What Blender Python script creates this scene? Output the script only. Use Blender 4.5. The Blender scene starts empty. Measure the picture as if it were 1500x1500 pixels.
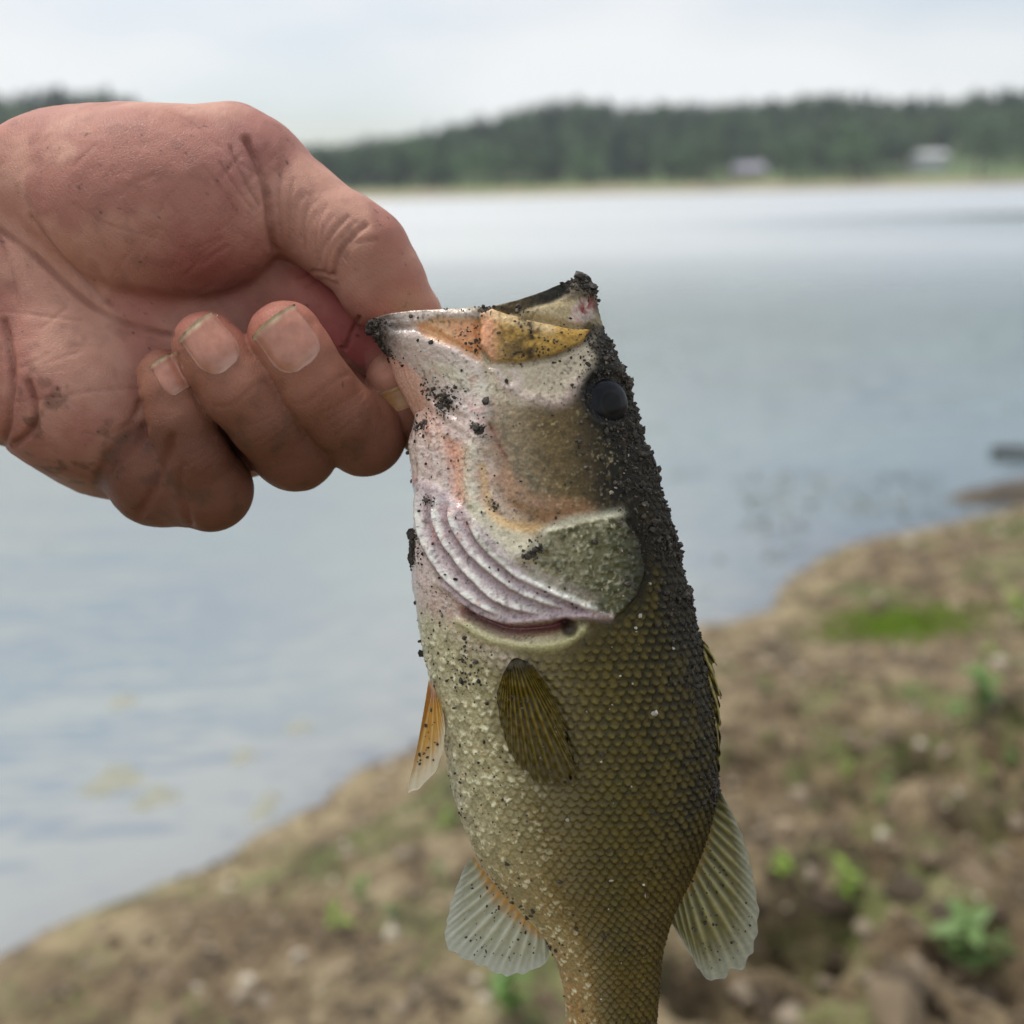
import bpy, math, random
import numpy as np

# ------------------------------------------------------------------ camera
F = 1504.0                       # focal length in photograph pixels (1500 px frame)
D = 0.24                         # metres from the lens to the fish
CAM = np.array([0.0, 0.0, 1.5])
PITCH, ROLL = math.radians(17.4), math.radians(1.25)
_f = np.array([0, math.cos(PITCH), -math.sin(PITCH)])
_r0 = np.array([1.0, 0, 0]); _u0 = np.array([0, math.sin(PITCH), math.cos(PITCH)])
RIGHT = math.cos(ROLL) * _r0 - math.sin(ROLL) * _u0
UP = math.cos(ROLL) * _u0 + math.sin(ROLL) * _r0
FWD = _f
scene = bpy.context.scene
COL = scene.collection
cam_d = bpy.data.cameras.new('camera'); cam = bpy.data.objects.new('camera', cam_d); COL.objects.link(cam)
from mathutils import Matrix, Vector
_m = Matrix.Identity(4)
for i in range(3):
    _m[i][0], _m[i][1], _m[i][2], _m[i][3] = RIGHT[i], UP[i], -FWD[i], CAM[i]
cam.matrix_world = _m
cam_d.sensor_width = 36; cam_d.sensor_height = 36; cam_d.sensor_fit = 'HORIZONTAL'
cam_d.lens = 36 * F / 1500
cam_d.clip_start = 0.02; cam_d.clip_end = 5000
cam_d.dof.use_dof = True; cam_d.dof.focus_distance = D - 0.008; cam_d.dof.aperture_fstop = 8.2
scene.camera = cam

# ------------------------------------------------------------------ world, sun, exposure
SUN_EL, SUN_AZ = math.radians(64), math.radians(-58)      # azimuth from +Y, clockwise positive (right)
world = bpy.data.worlds.new('World'); scene.world = world; world.use_nodes = True
wt = world.node_tree; wt.nodes.clear()
def wn(t, **k):
    n = wt.nodes.new(t)
    for a, b in k.items(): setattr(n, a, b)
    return n
wo = wn('ShaderNodeOutputWorld'); wb = wn('ShaderNodeBackground'); wb.inputs['Strength'].default_value = 0.112
sky = wn('ShaderNodeTexSky'); sky.sky_type = 'NISHITA'; sky.sun_disc = False
sky.sun_elevation = SUN_EL; sky.sun_rotation = SUN_AZ; sky.dust_density = 1.5; sky.air_density = 1.0
tc = wn('ShaderNodeTexCoord'); mp = wn('ShaderNodeMapping'); mp.inputs['Scale'].default_value = (1.0, 1.0, 3.0)
mp.inputs['Location'].default_value = (0.35, 0.2, 0.1)
n1 = wn('ShaderNodeTexNoise'); n1.inputs['Scale'].default_value = 1.7; n1.inputs['Detail'].default_value = 4; n1.inputs['Roughness'].default_value = 0.42
rm = wn('ShaderNodeValToRGB'); rm.color_ramp.elements[0].position = 0.38; rm.color_ramp.elements[1].position = 0.56
rm.color_ramp.elements[0].color = (0.34, 0.34, 0.34, 1); rm.color_ramp.elements[1].color = (1, 1, 1, 1)
mx = wn('ShaderNodeMix'); mx.data_type = 'RGBA'
mx.inputs['B'].default_value = (7.0, 7.1, 7.2, 1)
wt.links.new(tc.outputs['Generated'], mp.inputs['Vector']); wt.links.new(mp.outputs[0], n1.inputs['Vector'])
wt.links.new(n1.outputs['Fac'], rm.inputs[0]); wt.links.new(rm.outputs[0], mx.inputs['Factor'])
wt.links.new(sky.outputs[0], mx.inputs['A']); wt.links.new(mx.outputs['Result'], wb.inputs['Color'])
wt.links.new(wb.outputs[0], wo.inputs[0])

sun_d = bpy.data.lights.new('sun', 'SUN'); sun = bpy.data.objects.new('sun', sun_d); COL.objects.link(sun)
sun_d.energy = 2.5; sun_d.angle = math.radians(16); sun_d.color = (1.0, 0.96, 0.9)
sdir = Vector((math.sin(SUN_AZ) * math.cos(SUN_EL), math.cos(SUN_AZ) * math.cos(SUN_EL), math.sin(SUN_EL)))
sun.rotation_euler = sdir.to_track_quat('Z', 'Y').to_euler(); sun.location = (0, 0, 30)
scene.view_settings.view_transform = 'Standard'; scene.view_settings.look = 'None'
scene.view_settings.exposure = 0.22; scene.view_settings.gamma = 1.0
scene.render.engine = 'CYCLES'
scene.cycles.use_denoising = True
scene.cycles.max_bounces = 8; scene.cycles.volume_bounces = 2; scene.cycles.transparent_max_bounces = 12
scene.cycles.caustics_reflective = False; scene.cycles.caustics_refractive = False
scene.cycles.sample_clamp_indirect = 6.0

# ------------------------------------------------------------------ helpers
rng = np.random.default_rng(11)
def lin(c):                                     # 0-255 sRGB to linear
    c = np.asarray(c, float) / 255.0
    return np.where(c <= 0.04045, c / 12.92, ((c + 0.055) / 1.055) ** 2.4)
def sstep(a, b, x):
    t = np.clip((x - a) / (b - a), 0, 1); return t * t * (3 - 2 * t)
def _hash(ix, iy, iz, seed):
    h = (ix.astype(np.int64) * 374761393 + iy.astype(np.int64) * 668265263 + iz.astype(np.int64) * 2147483647 + seed * 974634777) & 0xffffffff
    h = ((h ^ (h >> 13)) * 1274126177) & 0xffffffff
    h = ((h ^ (h >> 16)) * 2246822519) & 0xffffffff
    return ((h ^ (h >> 15)) & 0xffffff) / float(0xffffff)
def vnoise(x, y, z=0.0, seed=0):                # smooth value noise in 0..1
    x, y, z = np.broadcast_arrays(np.asarray(x, float), np.asarray(y, float), np.asarray(z, float))
    ix, iy, iz = np.floor(x), np.floor(y), np.floor(z)
    fx, fy, fz = x - ix, y - iy, z - iz
    fx, fy, fz = [f * f * (3 - 2 * f) for f in (fx, fy, fz)]
    out = 0
    for a in (0, 1):
        for b in (0, 1):
            for c in (0, 1):
                w = (fx if a else 1 - fx) * (fy if b else 1 - fy) * (fz if c else 1 - fz)
                out = out + w * _hash(ix + a, iy + b, iz + c, seed)
    return out
def fbm(x, y, z=0.0, oct=4, seed=0, gain=0.5):
    s, a, t, k = 0, 1.0, 0, 1.0
    for o in range(oct):
        s = s + a * vnoise(np.asarray(x) * k, np.asarray(y) * k, np.asarray(z) * k, seed + o * 17); t += a; a *= gain; k *= 2.03
    return s / t
def seg_d(x, y, a, b):
    ax, ay = a[0], a[1]; dx, dy = b[0] - ax, b[1] - ay
    t = np.clip(((x - ax) * dx + (y - ay) * dy) / (dx * dx + dy * dy + 1e-9), 0, 1)
    return np.hypot(x - ax - t * dx, y - ay - t * dy)
def line_d(x, y, pts):
    d = np.full(np.shape(x), 1e9)
    for a, b in zip(pts[:-1], pts[1:]): d = np.minimum(d, seg_d(x, y, a, b))
    return d
def line_dt(x, y, pts):                         # distance and 0..1 position along the line
    d = np.full(np.shape(x), 1e9); t = np.zeros(np.shape(x)); n = len(pts) - 1
    for i, (a, b) in enumerate(zip(pts[:-1], pts[1:])):
        dx, dy = b[0] - a[0], b[1] - a[1]; q = np.clip(((x - a[0]) * dx + (y - a[1]) * dy) / (dx * dx + dy * dy + 1e-9), 0, 1)
        e = np.hypot(x - a[0] - q * dx, y - a[1] - q * dy); m = e < d; d = np.where(m, e, d); t = np.where(m, (i + q) / n, t)
    return d, t
def poly_sd(x, y, pts):                         # negative inside
    d = line_d(x, y, list(pts) + [pts[0]])
    ins = np.zeros(np.shape(x), bool)
    n = len(pts)
    for i in range(n):
        (x0, y0), (x1, y1) = pts[i], pts[(i + 1) % n]
        if y0 == y1: continue
        c = ((y0 > y) != (y1 > y)) & (x < (x1 - x0) * (y - y0) / (y1 - y0) + x0)
        ins ^= c
    return np.where(ins, -d, d)
def smooth_line(pts, n):                        # Catmull-Rom through points, arc-length resampled
    P = np.asarray(pts, float)
    Q = np.vstack([2 * P[0] - P[1], P, 2 * P[-1] - P[-2]])
    out = []
    for i in range(1, len(Q) - 2):
        t = np.linspace(0, 1, 24, endpoint=False)[:, None]
        p0, p1, p2, p3 = Q[i - 1], Q[i], Q[i + 1], Q[i + 2]
        out.append(0.5 * (2 * p1 + (p2 - p0) * t + (2 * p0 - 5 * p1 + 4 * p2 - p3) * t * t + (3 * p1 - p0 - 3 * p2 + p3) * t ** 3))
    out = np.vstack(out + [P[-1:]])
    s = np.concatenate([[0], np.cumsum(np.linalg.norm(np.diff(out, axis=0), axis=1))])
    u = np.linspace(0, s[-1], n)
    return np.stack([np.interp(u, s, out[:, k]) for k in range(P.shape[1])], 1)

# picture pixel + depth step towards the lens -> local frame of the held fish (unit = one photo pixel at distance D)
def P(px, py, w=0.0):
    k = 1 - w / F
    return np.array([(px - 750) * k, (py - 750) * k, w])
def PV(px, py, w):
    k = 1 - w / F
    return np.stack([(px - 750) * k, (py - 750) * k, w], -1)
S = D / F
def to_world(L):
    L = np.asarray(L, float)
    return CAM + S * (L[..., 0:1] * RIGHT - L[..., 1:2] * UP + (F - L[..., 2:3]) * FWD)
def to_px(L):
    k = F / (F - L[..., 2]); return 750 + L[..., 0] * k, 750 + L[..., 1] * k
def ray(px, py):
    d = FWD + (px - 750) / F * RIGHT - (py - 750) / F * UP
    return d / np.linalg.norm(d)
def hit_z(px, py, z=0.0):
    d = ray(px, py); t = (z - CAM[2]) / d[2]; return CAM + t * d

def new_mesh(name, V, faces, smooth=True, attrs=None, mats=()):
    """V (n,3); faces: int array (m,3|4) or list of such arrays"""
    me = bpy.data.meshes.new(name)
    fl = faces if isinstance(faces, list) else [faces]
    fl = [np.asarray(f, np.int32) for f in fl if len(f)]
    V = np.asarray(V, np.float32)
    loops = np.concatenate([f.ravel() for f in fl]); tot = np.concatenate([np.full(len(f), f.shape[1], np.int32) for f in fl])
    st = np.concatenate([[0], np.cumsum(tot)[:-1]]).astype(np.int32)
    me.vertices.add(len(V)); me.vertices.foreach_set('co', V.ravel())
    me.loops.add(len(loops)); me.loops.foreach_set('vertex_index', loops.astype(np.int32))
    me.polygons.add(len(tot)); me.polygons.foreach_set('loop_start', st); me.polygons.foreach_set('loop_total', tot)
    me.polygons.foreach_set('use_smooth', np.full(len(tot), smooth))
    me.update(calc_edges=True)
    for k, a in (attrs or {}).items():
        a = np.asarray(a, np.float32)
        if a.ndim == 2:
            if a.shape[1] == 3: a = np.hstack([a, np.ones((len(a), 1), np.float32)])
            at = me.attributes.new(k, 'FLOAT_COLOR', 'POINT'); at.data.foreach_set('color', a.ravel())
        else:
            at = me.attributes.new(k, 'FLOAT', 'POINT'); at.data.foreach_set('value', a)
    for m in mats: me.materials.append(m)
    me.validate()
    return me
def link(name, me, parent=None, loc=(0, 0, 0)):
    o = bpy.data.objects.new(name, me); COL.objects.link(o); o.location = loc
    if parent is not None: o.parent = parent
    return o
def empty(name, loc, label, cat, group=None):
    o = bpy.data.objects.new(name, None); COL.objects.link(o); o.location = loc; o.empty_display_size = 0.05
    return tag(o, label, cat, group)
def tag(o, label=None, cat=None, group=None, kind=None):
    if label: o['label'] = label
    if cat: o['category'] = cat
    if group: o['group'] = group
    if kind: o['kind'] = kind
    return o
def held(name, L, faces, parent, origin, **k):  # a mesh given in the local frame of the held fish
    return link(name, new_mesh(name, to_world(L) - origin, faces, **k), parent)
def grid_faces(nu, nv, wrap_v=False):
    i = np.arange(nu - 1)[:, None]; j = np.arange(nv if wrap_v else nv - 1)[None, :]
    j2 = (j + 1) % nv
    return np.stack([i * nv + j, i * nv + j2, (i + 1) * nv + j2, (i + 1) * nv + j], -1).reshape(-1, 4)

class NT:                                        # small node-tree builder
    def __init__(s, name):
        s.m = bpy.data.materials.new(name); s.m.use_nodes = True; s.t = s.m.node_tree; s.t.nodes.clear()
        s.out = s.t.nodes.new('ShaderNodeOutputMaterial')
    def n(s, t, ins=None, **k):
        x = s.t.nodes.new(t)
        for a, b in k.items(): setattr(x, a, b)
        for a, b in (ins or {}).items():
            if hasattr(b, 'is_output') : s.t.links.new(b, x.inputs[a])
            else: x.inputs[a].default_value = b
        return x
    def l(s, a, b): s.t.links.new(a, b)
    def attr(s, name): return s.n('ShaderNodeAttribute', attribute_name=name)
    def noise(s, scale, detail=3, rough=0.55, vec=None, dist=0.0):
        x = s.n('ShaderNodeTexNoise', {'Scale': scale, 'Detail': detail, 'Roughness': rough, 'Distortion': dist})
        s.l(vec if vec is not None else s.co(), x.inputs['Vector']); return x.outputs['Fac']
    def co(s):
        if not hasattr(s, '_co'): s._co = s.n('ShaderNodeTexCoord').outputs['Object']
        return s._co
    def ramp(s, fac, stops):
        x = s.n('ShaderNodeValToRGB'); e = x.color_ramp.elements
        while len(e) < len(stops): e.new(0.5)
        for q, (p, c) in zip(e, stops):
            q.position = p; q.color = (*c, 1) if len(c) == 3 else c
        s.l(fac, x.inputs[0]); return x.outputs[0]
    def mix(s, fac, a, b, mode='MIX'):
        x = s.n('ShaderNodeMix', data_type='RGBA', blend_type=mode)
        for k, v in (('Factor', fac), ('A', a), ('B', b)):
            if hasattr(v, 'is_output'): s.l(v, x.inputs[k])
            else: x.inputs[k].default_value = (*v, 1) if isinstance(v, (tuple, list, np.ndarray)) and len(v) == 3 else v
        return x.outputs['Result']
    def math(s, op, a, b=0.5, c=None):
        x = s.n('ShaderNodeMath', operation=op)
        for i, v in enumerate((a, b) if c is None else (a, b, c)):
            if hasattr(v, 'is_output'): s.l(v, x.inputs[i])
            else: x.inputs[i].default_value = v
        return x.outputs[0]
    def bump(s, h, strength, dist, normal=None):
        x = s.n('ShaderNodeBump', {'Strength': strength, 'Distance': dist, 'Height': h})
        if normal is not None: s.l(normal, x.inputs['Normal'])
        return x.outputs[0]
    def bsdf(s, color, rough=0.5, normal=None, **k):
        b = s.n('ShaderNodeBsdfPrincipled')
        for key, v in {'Base Color': color, 'Roughness': rough, **k}.items():
            if hasattr(v, 'is_output'): s.l(v, b.inputs[key])
            else: b.inputs[key].default_value = (*v, 1) if isinstance(v, (tuple, list, np.ndarray)) and len(v) == 3 and key.endswith('Color') else v
        if normal is not None: s.l(normal, b.inputs['Normal'])
        s.l(b.outputs[0], s.out.inputs['Surface'])
        return b
# ------------------------------------------------------------------ the hand: one smooth-blended volume, meshed with surface nets
def rcone(p, a, ra, b, rb):
    a = np.asarray(a, p.dtype); b = np.asarray(b, p.dtype); ba = b - a; L2 = ba @ ba; pa = p - a
    h = np.clip((pa @ ba) / L2, 0, 1)
    return np.linalg.norm(pa - h[:, None] * ba, axis=1) - (ra + (rb - ra) * h)
def smin(a, b, k):
    h = np.maximum(k - np.abs(a - b), 0) / k
    return np.minimum(a, b) - h * h * k * 0.25
def ellip(p, c, rad, ang):
    q = p - c; ca, sa = math.cos(ang), math.sin(ang)
    q = np.stack([q[:, 0] * ca + q[:, 1] * sa, -q[:, 0] * sa + q[:, 1] * ca, q[:, 2]], 1)
    k0 = np.linalg.norm(q / rad, axis=1); k1 = np.linalg.norm(q / (np.array(rad) ** 2), axis=1)
    return k0 * (k0 - 1) / np.maximum(k1, 1e-9)
def chain(p, pts, k=10):
    A = np.array([P(*q[:3]) for q in pts]); R_ = max(q[3] for q in pts) * 1.2 + 45
    m = np.all((p > A.min(0) - R_) & (p < A.max(0) + R_), axis=1)
    if m.mean() < 0.7 and len(p) > 2000:
        out = np.full(len(p), 120.0, p.dtype)
        if m.any(): out[m] = chain_(p[m], pts, k)
        return out
    return chain_(p, pts, k)
def chain_(p, pts, k=10):
    d = None
    for (a, b) in zip(pts[:-1], pts[1:]):
        pa, pb = P(*a[:3]), P(*b[:3])
        c = rcone(p, pa, a[3] * (1 - a[2] / F), pb, b[3] * (1 - b[2] / F))
        d = c if d is None else smin(d, c, k)
    return d
MID = [(440, 545, -150, 62), (533, 636, -34, 60), (499, 609, 12, 54), (463, 570, 40, 55), (436, 526, 50, 54), (418, 496, 52, 55)]
RING = [(350, 600, -150, 66), (432, 656, -26, 62), (392, 616, 26, 56), (354, 572, 50, 57), (322, 530, 58, 52), (303, 506, 58, 50)]
PINK = [(205, 640, -110, 92), (236, 694, -62, 77), (308, 717, -22, 60), (286, 668, 22, 48), (266, 618, 36, 47), (250, 574, 38, 42), (242, 550, 36, 39)]
INDEX = [(400, 425, -125, 70), (520, 490, -135, 60), (640, 570, -140, 52), (628, 622, -88, 47), (600, 606, -62, 44), (578, 556, -48, 42)]
def hand_sdf(p):
    p = np.asarray(p, np.float32)
    left = p[:, 0] < -960
    out = np.empty(len(p), np.float32)
    if left.any(): out[left] = hand_part(p[left], True)
    if (~left).any(): out[~left] = hand_part(p[~left], False)
    return out
def hand_part(p, only_arm):
    q = p.copy(); q[:, 2] = (q[:, 2] + 130) * 1.65
    def pc(a, b): return rcone(q, np.array([a[0] - 750, a[1] - 750, a[2]]), a[3], np.array([b[0] - 750, b[1] - 750, b[2]]), b[3])
    palm = pc((-60, 415, 0, 226), (60, 428, 0, 226))
    palm = smin(palm, pc((60, 430, 0, 220), (150, 500, 0, 232)), 40)
    palm = smin(palm, pc((150, 500, 0, 215), (300, 545, -40, 152)), 40)
    palm = palm / 1.3
    arm = chain(p, [(-720, 560, 150, 230), (-420, 480, 20, 212), (-160, 425, -90, 185)], 60)
    palm = smin(palm, arm, 90)
    hyp = ellip(p, P(95, 575, -50), (150, 118, 92), 0.62)
    palm = smin(palm, hyp, 40)
    then = ellip(p, P(232, 300, -12), (190, 141, 116), 0.10)
    then = smin(then, ellip(p, P(110, 262, -60), (170, 106, 95), -0.15), 50)
    d = smin(palm, then, 24)
    if only_arm: return d
    then = smin(then, chain(p, [(215, 268, -50, 96), (342, 246, -52, 87)]), 30)
    d = smin(palm, then, 24)
    meta = chain(p, [(180, 380, -140, 100), (415, 440, -140, 74)])
    d = smin(d, meta, 40)
    thumb = chain(p, [(342, 246, -50, 88), (372, 256, -48, 80), (440, 308, -44, 68), (505, 352, -36, 66), (533, 372, -34, 66), (562, 415, -40, 60), (598, 462, -52, 45), (626, 508, -62, 34)], 14)
    thumb = smin(thumb, ellip(p, P(548, 432, -22), (54, 44, 40), 0.9), 24)      # pad of the thumb
    d = smin(d, thumb, 16)
    web = chain(p, [(390, 390, -130, 52), (430, 392, -130, 44)])
    d = smin(d, web, 30)
    d = smin(d, chain(p, PINK), 10)
    d = smin(d, chain(p, INDEX), 8)
    d = smin(d, chain(p, RING), 4)
    d = smin(d, chain(p, MID), 4)
    return d
def sparse_grid(f, lo, hi, h, c=4):
    n = (np.ceil((hi - lo) / (h * c)).astype(int)) * c + 1
    nc = (n - 1) // c + 1
    ax = [lo[k] + h * c * np.arange(nc[k]) for k in range(3)]
    G = np.stack(np.meshgrid(*ax, indexing='ij'), -1).reshape(-1, 3)
    dc = f(G).reshape(nc)
    big = np.repeat(np.repeat(np.repeat(dc, c, 0), c, 1), c, 2)[:n[0], :n[1], :n[2]].astype(np.float32)
    near = np.abs(dc) < h * c * 2.0
    m = near.copy()
    for k in range(3): m |= np.roll(m, -1, k)
    mb = np.repeat(np.repeat(np.repeat(m, c, 0), c, 1), c, 2)[:n[0], :n[1], :n[2]]
    idx = np.argwhere(mb)
    big[mb] = f(lo + h * idx)
    return big
def surface_nets(A, lo, h):
    s = A < 0
    n = np.array(A.shape)
    cnt = np.zeros(n - 1, np.float32); acc = np.zeros((*(n - 1), 3), np.float32)
    def sub(a, o): return a[o[0]:o[0] + n[0] - 1, o[1]:o[1] + n[1] - 1, o[2]:o[2] + n[2] - 1]
    corners = [(i, j, k) for i in (0, 1) for j in (0, 1) for k in (0, 1)]
    tot = sum(sub(s, c).astype(np.int8) for c in corners)
    act = (tot > 0) & (tot < 8)
    ids = np.argwhere(act)
    acc = np.zeros((len(ids), 3)); cnt = np.zeros(len(ids))
    for ax in range(3):
        for c in corners:
            if c[ax]: continue
            c2 = list(c); c2[ax] = 1
            i0 = ids + np.array(c); i1 = ids + np.array(c2)
            a = A[i0[:, 0], i0[:, 1], i0[:, 2]]; b = A[i1[:, 0], i1[:, 1], i1[:, 2]]
            cr = (a < 0) != (b < 0)
            t = np.where(cr, a / np.where(cr, a - b, 1), 0)
            pt = np.array(c, float)[None].repeat(len(ids), 0); pt[:, ax] = t
            acc[cr] += pt[cr]; cnt += cr
    V = lo + h * (ids + acc / cnt[:, None])
    num = np.full(n - 1, -1, np.int64); num[act] = np.arange(len(ids))
    faces = []
    for ax in range(3):
        u, v = (ax + 1) % 3, (ax + 2) % 3
        sl0 = [slice(None)] * 3; sl1 = [slice(None)] * 3
        sl0[ax] = slice(0, n[ax] - 1); sl1[ax] = slice(1, n[ax])
        e = s[tuple(sl0)] != s[tuple(sl1)]
        E = np.argwhere(e); E = E[(E[:, u] > 0) & (E[:, v] > 0) & (E[:, u] < n[u] - 1) & (E[:, v] < n[v] - 1)]
        ins = s[E[:, 0], E[:, 1], E[:, 2]]
        def nb(du, dv):
            q = E.copy(); q[:, u] += du; q[:, v] += dv; return num[q[:, 0], q[:, 1], q[:, 2]]
        qd = np.stack([nb(-1, -1), nb(0, -1), nb(0, 0), nb(-1, 0)], 1)
        qd[~ins] = qd[~ins][:, ::-1]
        faces.append(qd)
    return V, np.vstack(faces)
def relax(V, Fq, it=4, lam=0.5, mu=-0.52):
    e = np.vstack([Fq[:, [0, 1]], Fq[:, [1, 2]], Fq[:, [2, 3]], Fq[:, [3, 0]]]); e = np.vstack([e, e[:, ::-1]])
    deg = np.bincount(e[:, 0], minlength=len(V)).astype(float)[:, None]; deg[deg == 0] = 1
    for i in range(it):
        for f in (lam, mu):
            m = np.stack([np.bincount(e[:, 0], V[e[:, 1], k], minlength=len(V)) for k in range(3)], 1) / deg
            V = V + f * (m - V)
    return V
def normals(V, Fq):
    n = np.cross(V[Fq[:, 2]] - V[Fq[:, 0]], V[Fq[:, 3]] - V[Fq[:, 1]])
    N = np.zeros_like(V)
    for k in range(4):
        for c in range(3): N[:, c] += np.bincount(Fq[:, k], n[:, c], minlength=len(V))
    return N / np.maximum(np.linalg.norm(N, axis=1), 1e-9)[:, None]

lo = np.array([-1600.0, -640.0, -330.0]); hi = np.array([-55.0, 110.0, 380.0]); HS = 3.2
V, Fq = surface_nets(sparse_grid(hand_sdf, lo, hi, HS), lo, HS)
V = relax(V, Fq, 3)
N = normals(V, Fq)
# make the normals point outwards
if np.mean((hand_sdf(V[::97] + 3 * N[::97]) > 0)) < 0.5: Fq = Fq[:, ::-1]; N = -N
hx, hy = to_px(V)
front = sstep(-0.1, 0.35, N[:, 2])
# folds and creases: (points, depth, half width)
CREASES = [
    ([(-20, 322), (40, 366), (90, 412), (140, 452), (190, 476), (250, 490)], 6, 7), ([(45, 318), (75, 360), (120, 408), (165, 448)], 4, 5),
    ([(0, 345), (20, 400), (30, 450)], 2.5, 5), ([(0, 455), (60, 462), (120, 470)], 1.5, 4),
    ([(6, 470), (18, 540), (14, 600), (4, 650)], 8, 9), ([(22, 650), (48, 625), (50, 590), (42, 560)], 9, 8), ([(-30, 470), (-34, 560), (-40, 640)], 5, 9),
    ([(362, 205), (384, 255), (394, 300), (398, 340), (404, 368)], 9, 9), ([(338, 215), (362, 268), (380, 300)], 3.5, 5), ([(322, 238), (350, 280), (372, 310)], 2, 4),
    ([(300, 245), (330, 285), (352, 320)], 1.5, 4), ([(412, 250), (408, 300), (412, 350)], 2.2, 5), ([(430, 262), (422, 310), (424, 350)], 2, 5),
    ([(455, 285), (445, 325), (446, 365)], 1.8, 5), ([(478, 300), (462, 345), (466, 390)], 2.2, 5),
    ([(536, 330), (514, 346), (496, 372), (488, 402)], 6, 7), ([(510, 318), (488, 340), (472, 362), (468, 382)], 3, 5), ([(522, 325), (500, 345), (482, 372), (476, 398)], 3, 4), ([(552, 350), (520, 356), (506, 380)], 2.5, 5),
    ([(252, 640), (244, 672), (228, 712), (206, 752)], 6.5, 11), ([(268, 680), (266, 715), (272, 745), (280, 770)], 4, 9), ([(20, 590), (90, 580), (160, 570), (205, 570)], 1.8, 3.5), ([(160, 640), (190, 620), (206, 590)], 3, 9), ([(150, 690), (195, 660), (212, 625)], 3, 10),
    ([(526, 466), (514, 488), (506, 510)], 6, 5), ([(436, 408), (460, 398), (486, 404)], 3, 4), ([(448, 420), (470, 410), (494, 416)], 2, 4),
    ([(430, 592), (452, 590), (486, 560), (508, 548)], 1.3, 6), ([(316, 596), (342, 592), (372, 566), (396, 556)], 1.3, 6),
    ([(110, 300), (160, 330), (230, 350)], 1.2, 5), ([(250, 165), (290, 185), (320, 215)], 1.2, 4),
]
_fr = np.random.default_rng(4)
for _i in range(34):                                 # fine skin lines over the thenar and the thumb
    a0 = _fr.uniform(90, 380); b0 = _fr.uniform(190, 430); an_ = math.radians(_fr.normal(-42 if _fr.random() < 0.6 else 50, 10)); ll = _fr.uniform(25, 70)
    CREASES.append(([(a0, b0), (a0 + ll * 0.5 * math.cos(an_) + _fr.normal(0, 2), b0 + ll * 0.5 * math.sin(an_)), (a0 + ll * math.cos(an_), b0 + ll * math.sin(an_) + _fr.normal(0, 3))], _fr.uniform(0.5, 1.3), 4.5))
for _i in range(16):
    u_ = _fr.uniform(0.1, 0.95); a0, b0 = 400 + 110 * u_, 275 + 95 * u_; ll = _fr.uniform(20, 42)
    CREASES.append(([(a0 + 18, b0 - 18), (a0 + 4, b0 + 4), (a0 - 2, b0 + ll)], _fr.uniform(0.8, 1.8), 4.5))
for _i in range(14):
    a0 = _fr.uniform(20, 190); b0 = _fr.uniform(480, 690); ll = _fr.uniform(25, 60); an_ = math.radians(_fr.normal(-10, 30))
    CREASES.append(([(a0, b0), (a0 + ll * math.cos(an_), b0 + ll * math.sin(an_))], _fr.uniform(0.5, 1.4), 4.5))
for cx_, cy_ in ((500, 590), (392, 610), (288, 660)):     # knuckle wrinkles
    for k_ in range(4): CREASES.append(([(cx_ - 34 + 10 * k_, cy_ + 18 + 9 * k_), (cx_ + 6 * k_, cy_ + 2 + 8 * k_), (cx_ + 28 + 6 * k_, cy_ - 18 + 8 * k_)], 0.9, 4.5))
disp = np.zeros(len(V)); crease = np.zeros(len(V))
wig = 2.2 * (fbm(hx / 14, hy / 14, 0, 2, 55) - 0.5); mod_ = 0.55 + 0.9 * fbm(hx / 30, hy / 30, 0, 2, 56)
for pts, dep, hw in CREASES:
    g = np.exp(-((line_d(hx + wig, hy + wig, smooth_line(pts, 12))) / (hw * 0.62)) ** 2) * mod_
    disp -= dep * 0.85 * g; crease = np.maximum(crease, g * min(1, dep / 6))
# tendons, veins, small unevenness
disp += 3.5 * (fbm(V[:, 0] / 60, V[:, 1] / 60, V[:, 2] / 60, 3, 5) - 0.5) + 1.6 * (fbm(V[:, 0] / 18, V[:, 1] / 18, V[:, 2] / 18, 2, 9) - 0.5)
V = V + N * (disp * np.where(disp < 0, front, 1))[:, None]
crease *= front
# skin tone (linear): palm pink, knuckles browner, blotches, patchy dirt, folds painted a darker red-brown
n1_ = fbm(V[:, 0] / 90, V[:, 1] / 90, V[:, 2] / 90, 3, 21)[:, None]; n2_ = fbm(V[:, 0] / 22, V[:, 1] / 22, V[:, 2] / 22, 3, 31)[:, None]
tone = lin((190, 147, 130)) * np.ones((len(V), 1))
def blend(c, col, m): return c + (lin(col) - c) * np.clip(m, 0, 1)[:, None]
tone = blend(tone, (172, 122, 109), sstep(0.42, 0.62, n1_[:, 0]))
fing = np.minimum(np.minimum(chain(V, MID), chain(V, RING)), np.minimum(chain(V, PINK), chain(V, INDEX[3:])))
ff = 1 - sstep(2, 14, fing)
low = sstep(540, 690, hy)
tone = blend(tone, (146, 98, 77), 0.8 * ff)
tone = blend(tone, (98, 63, 48), ff * sstep(540, 660, hy) * 0.8)  # dirty brown lower fingers, with underside shade put into the colour
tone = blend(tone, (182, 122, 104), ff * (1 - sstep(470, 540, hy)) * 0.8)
idx_in = (hx > 405) & (hx < 560) & (hy > 380) & (hy < 530) & (ff < 0.5)
tone = blend(tone, (186, 106, 102), sstep(400, 425, hx) * (1 - sstep(555, 575, hx)) * sstep(380, 400, hy) * (1 - ff) * sstep(-40, -75, V[:, 2]))
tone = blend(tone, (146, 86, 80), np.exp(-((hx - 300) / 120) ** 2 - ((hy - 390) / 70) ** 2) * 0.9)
tone = blend(tone, (146, 108, 88), np.exp(-((hx - 560) / 60) ** 2 - ((hy - 400) / 60) ** 2) * 0.6)
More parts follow.
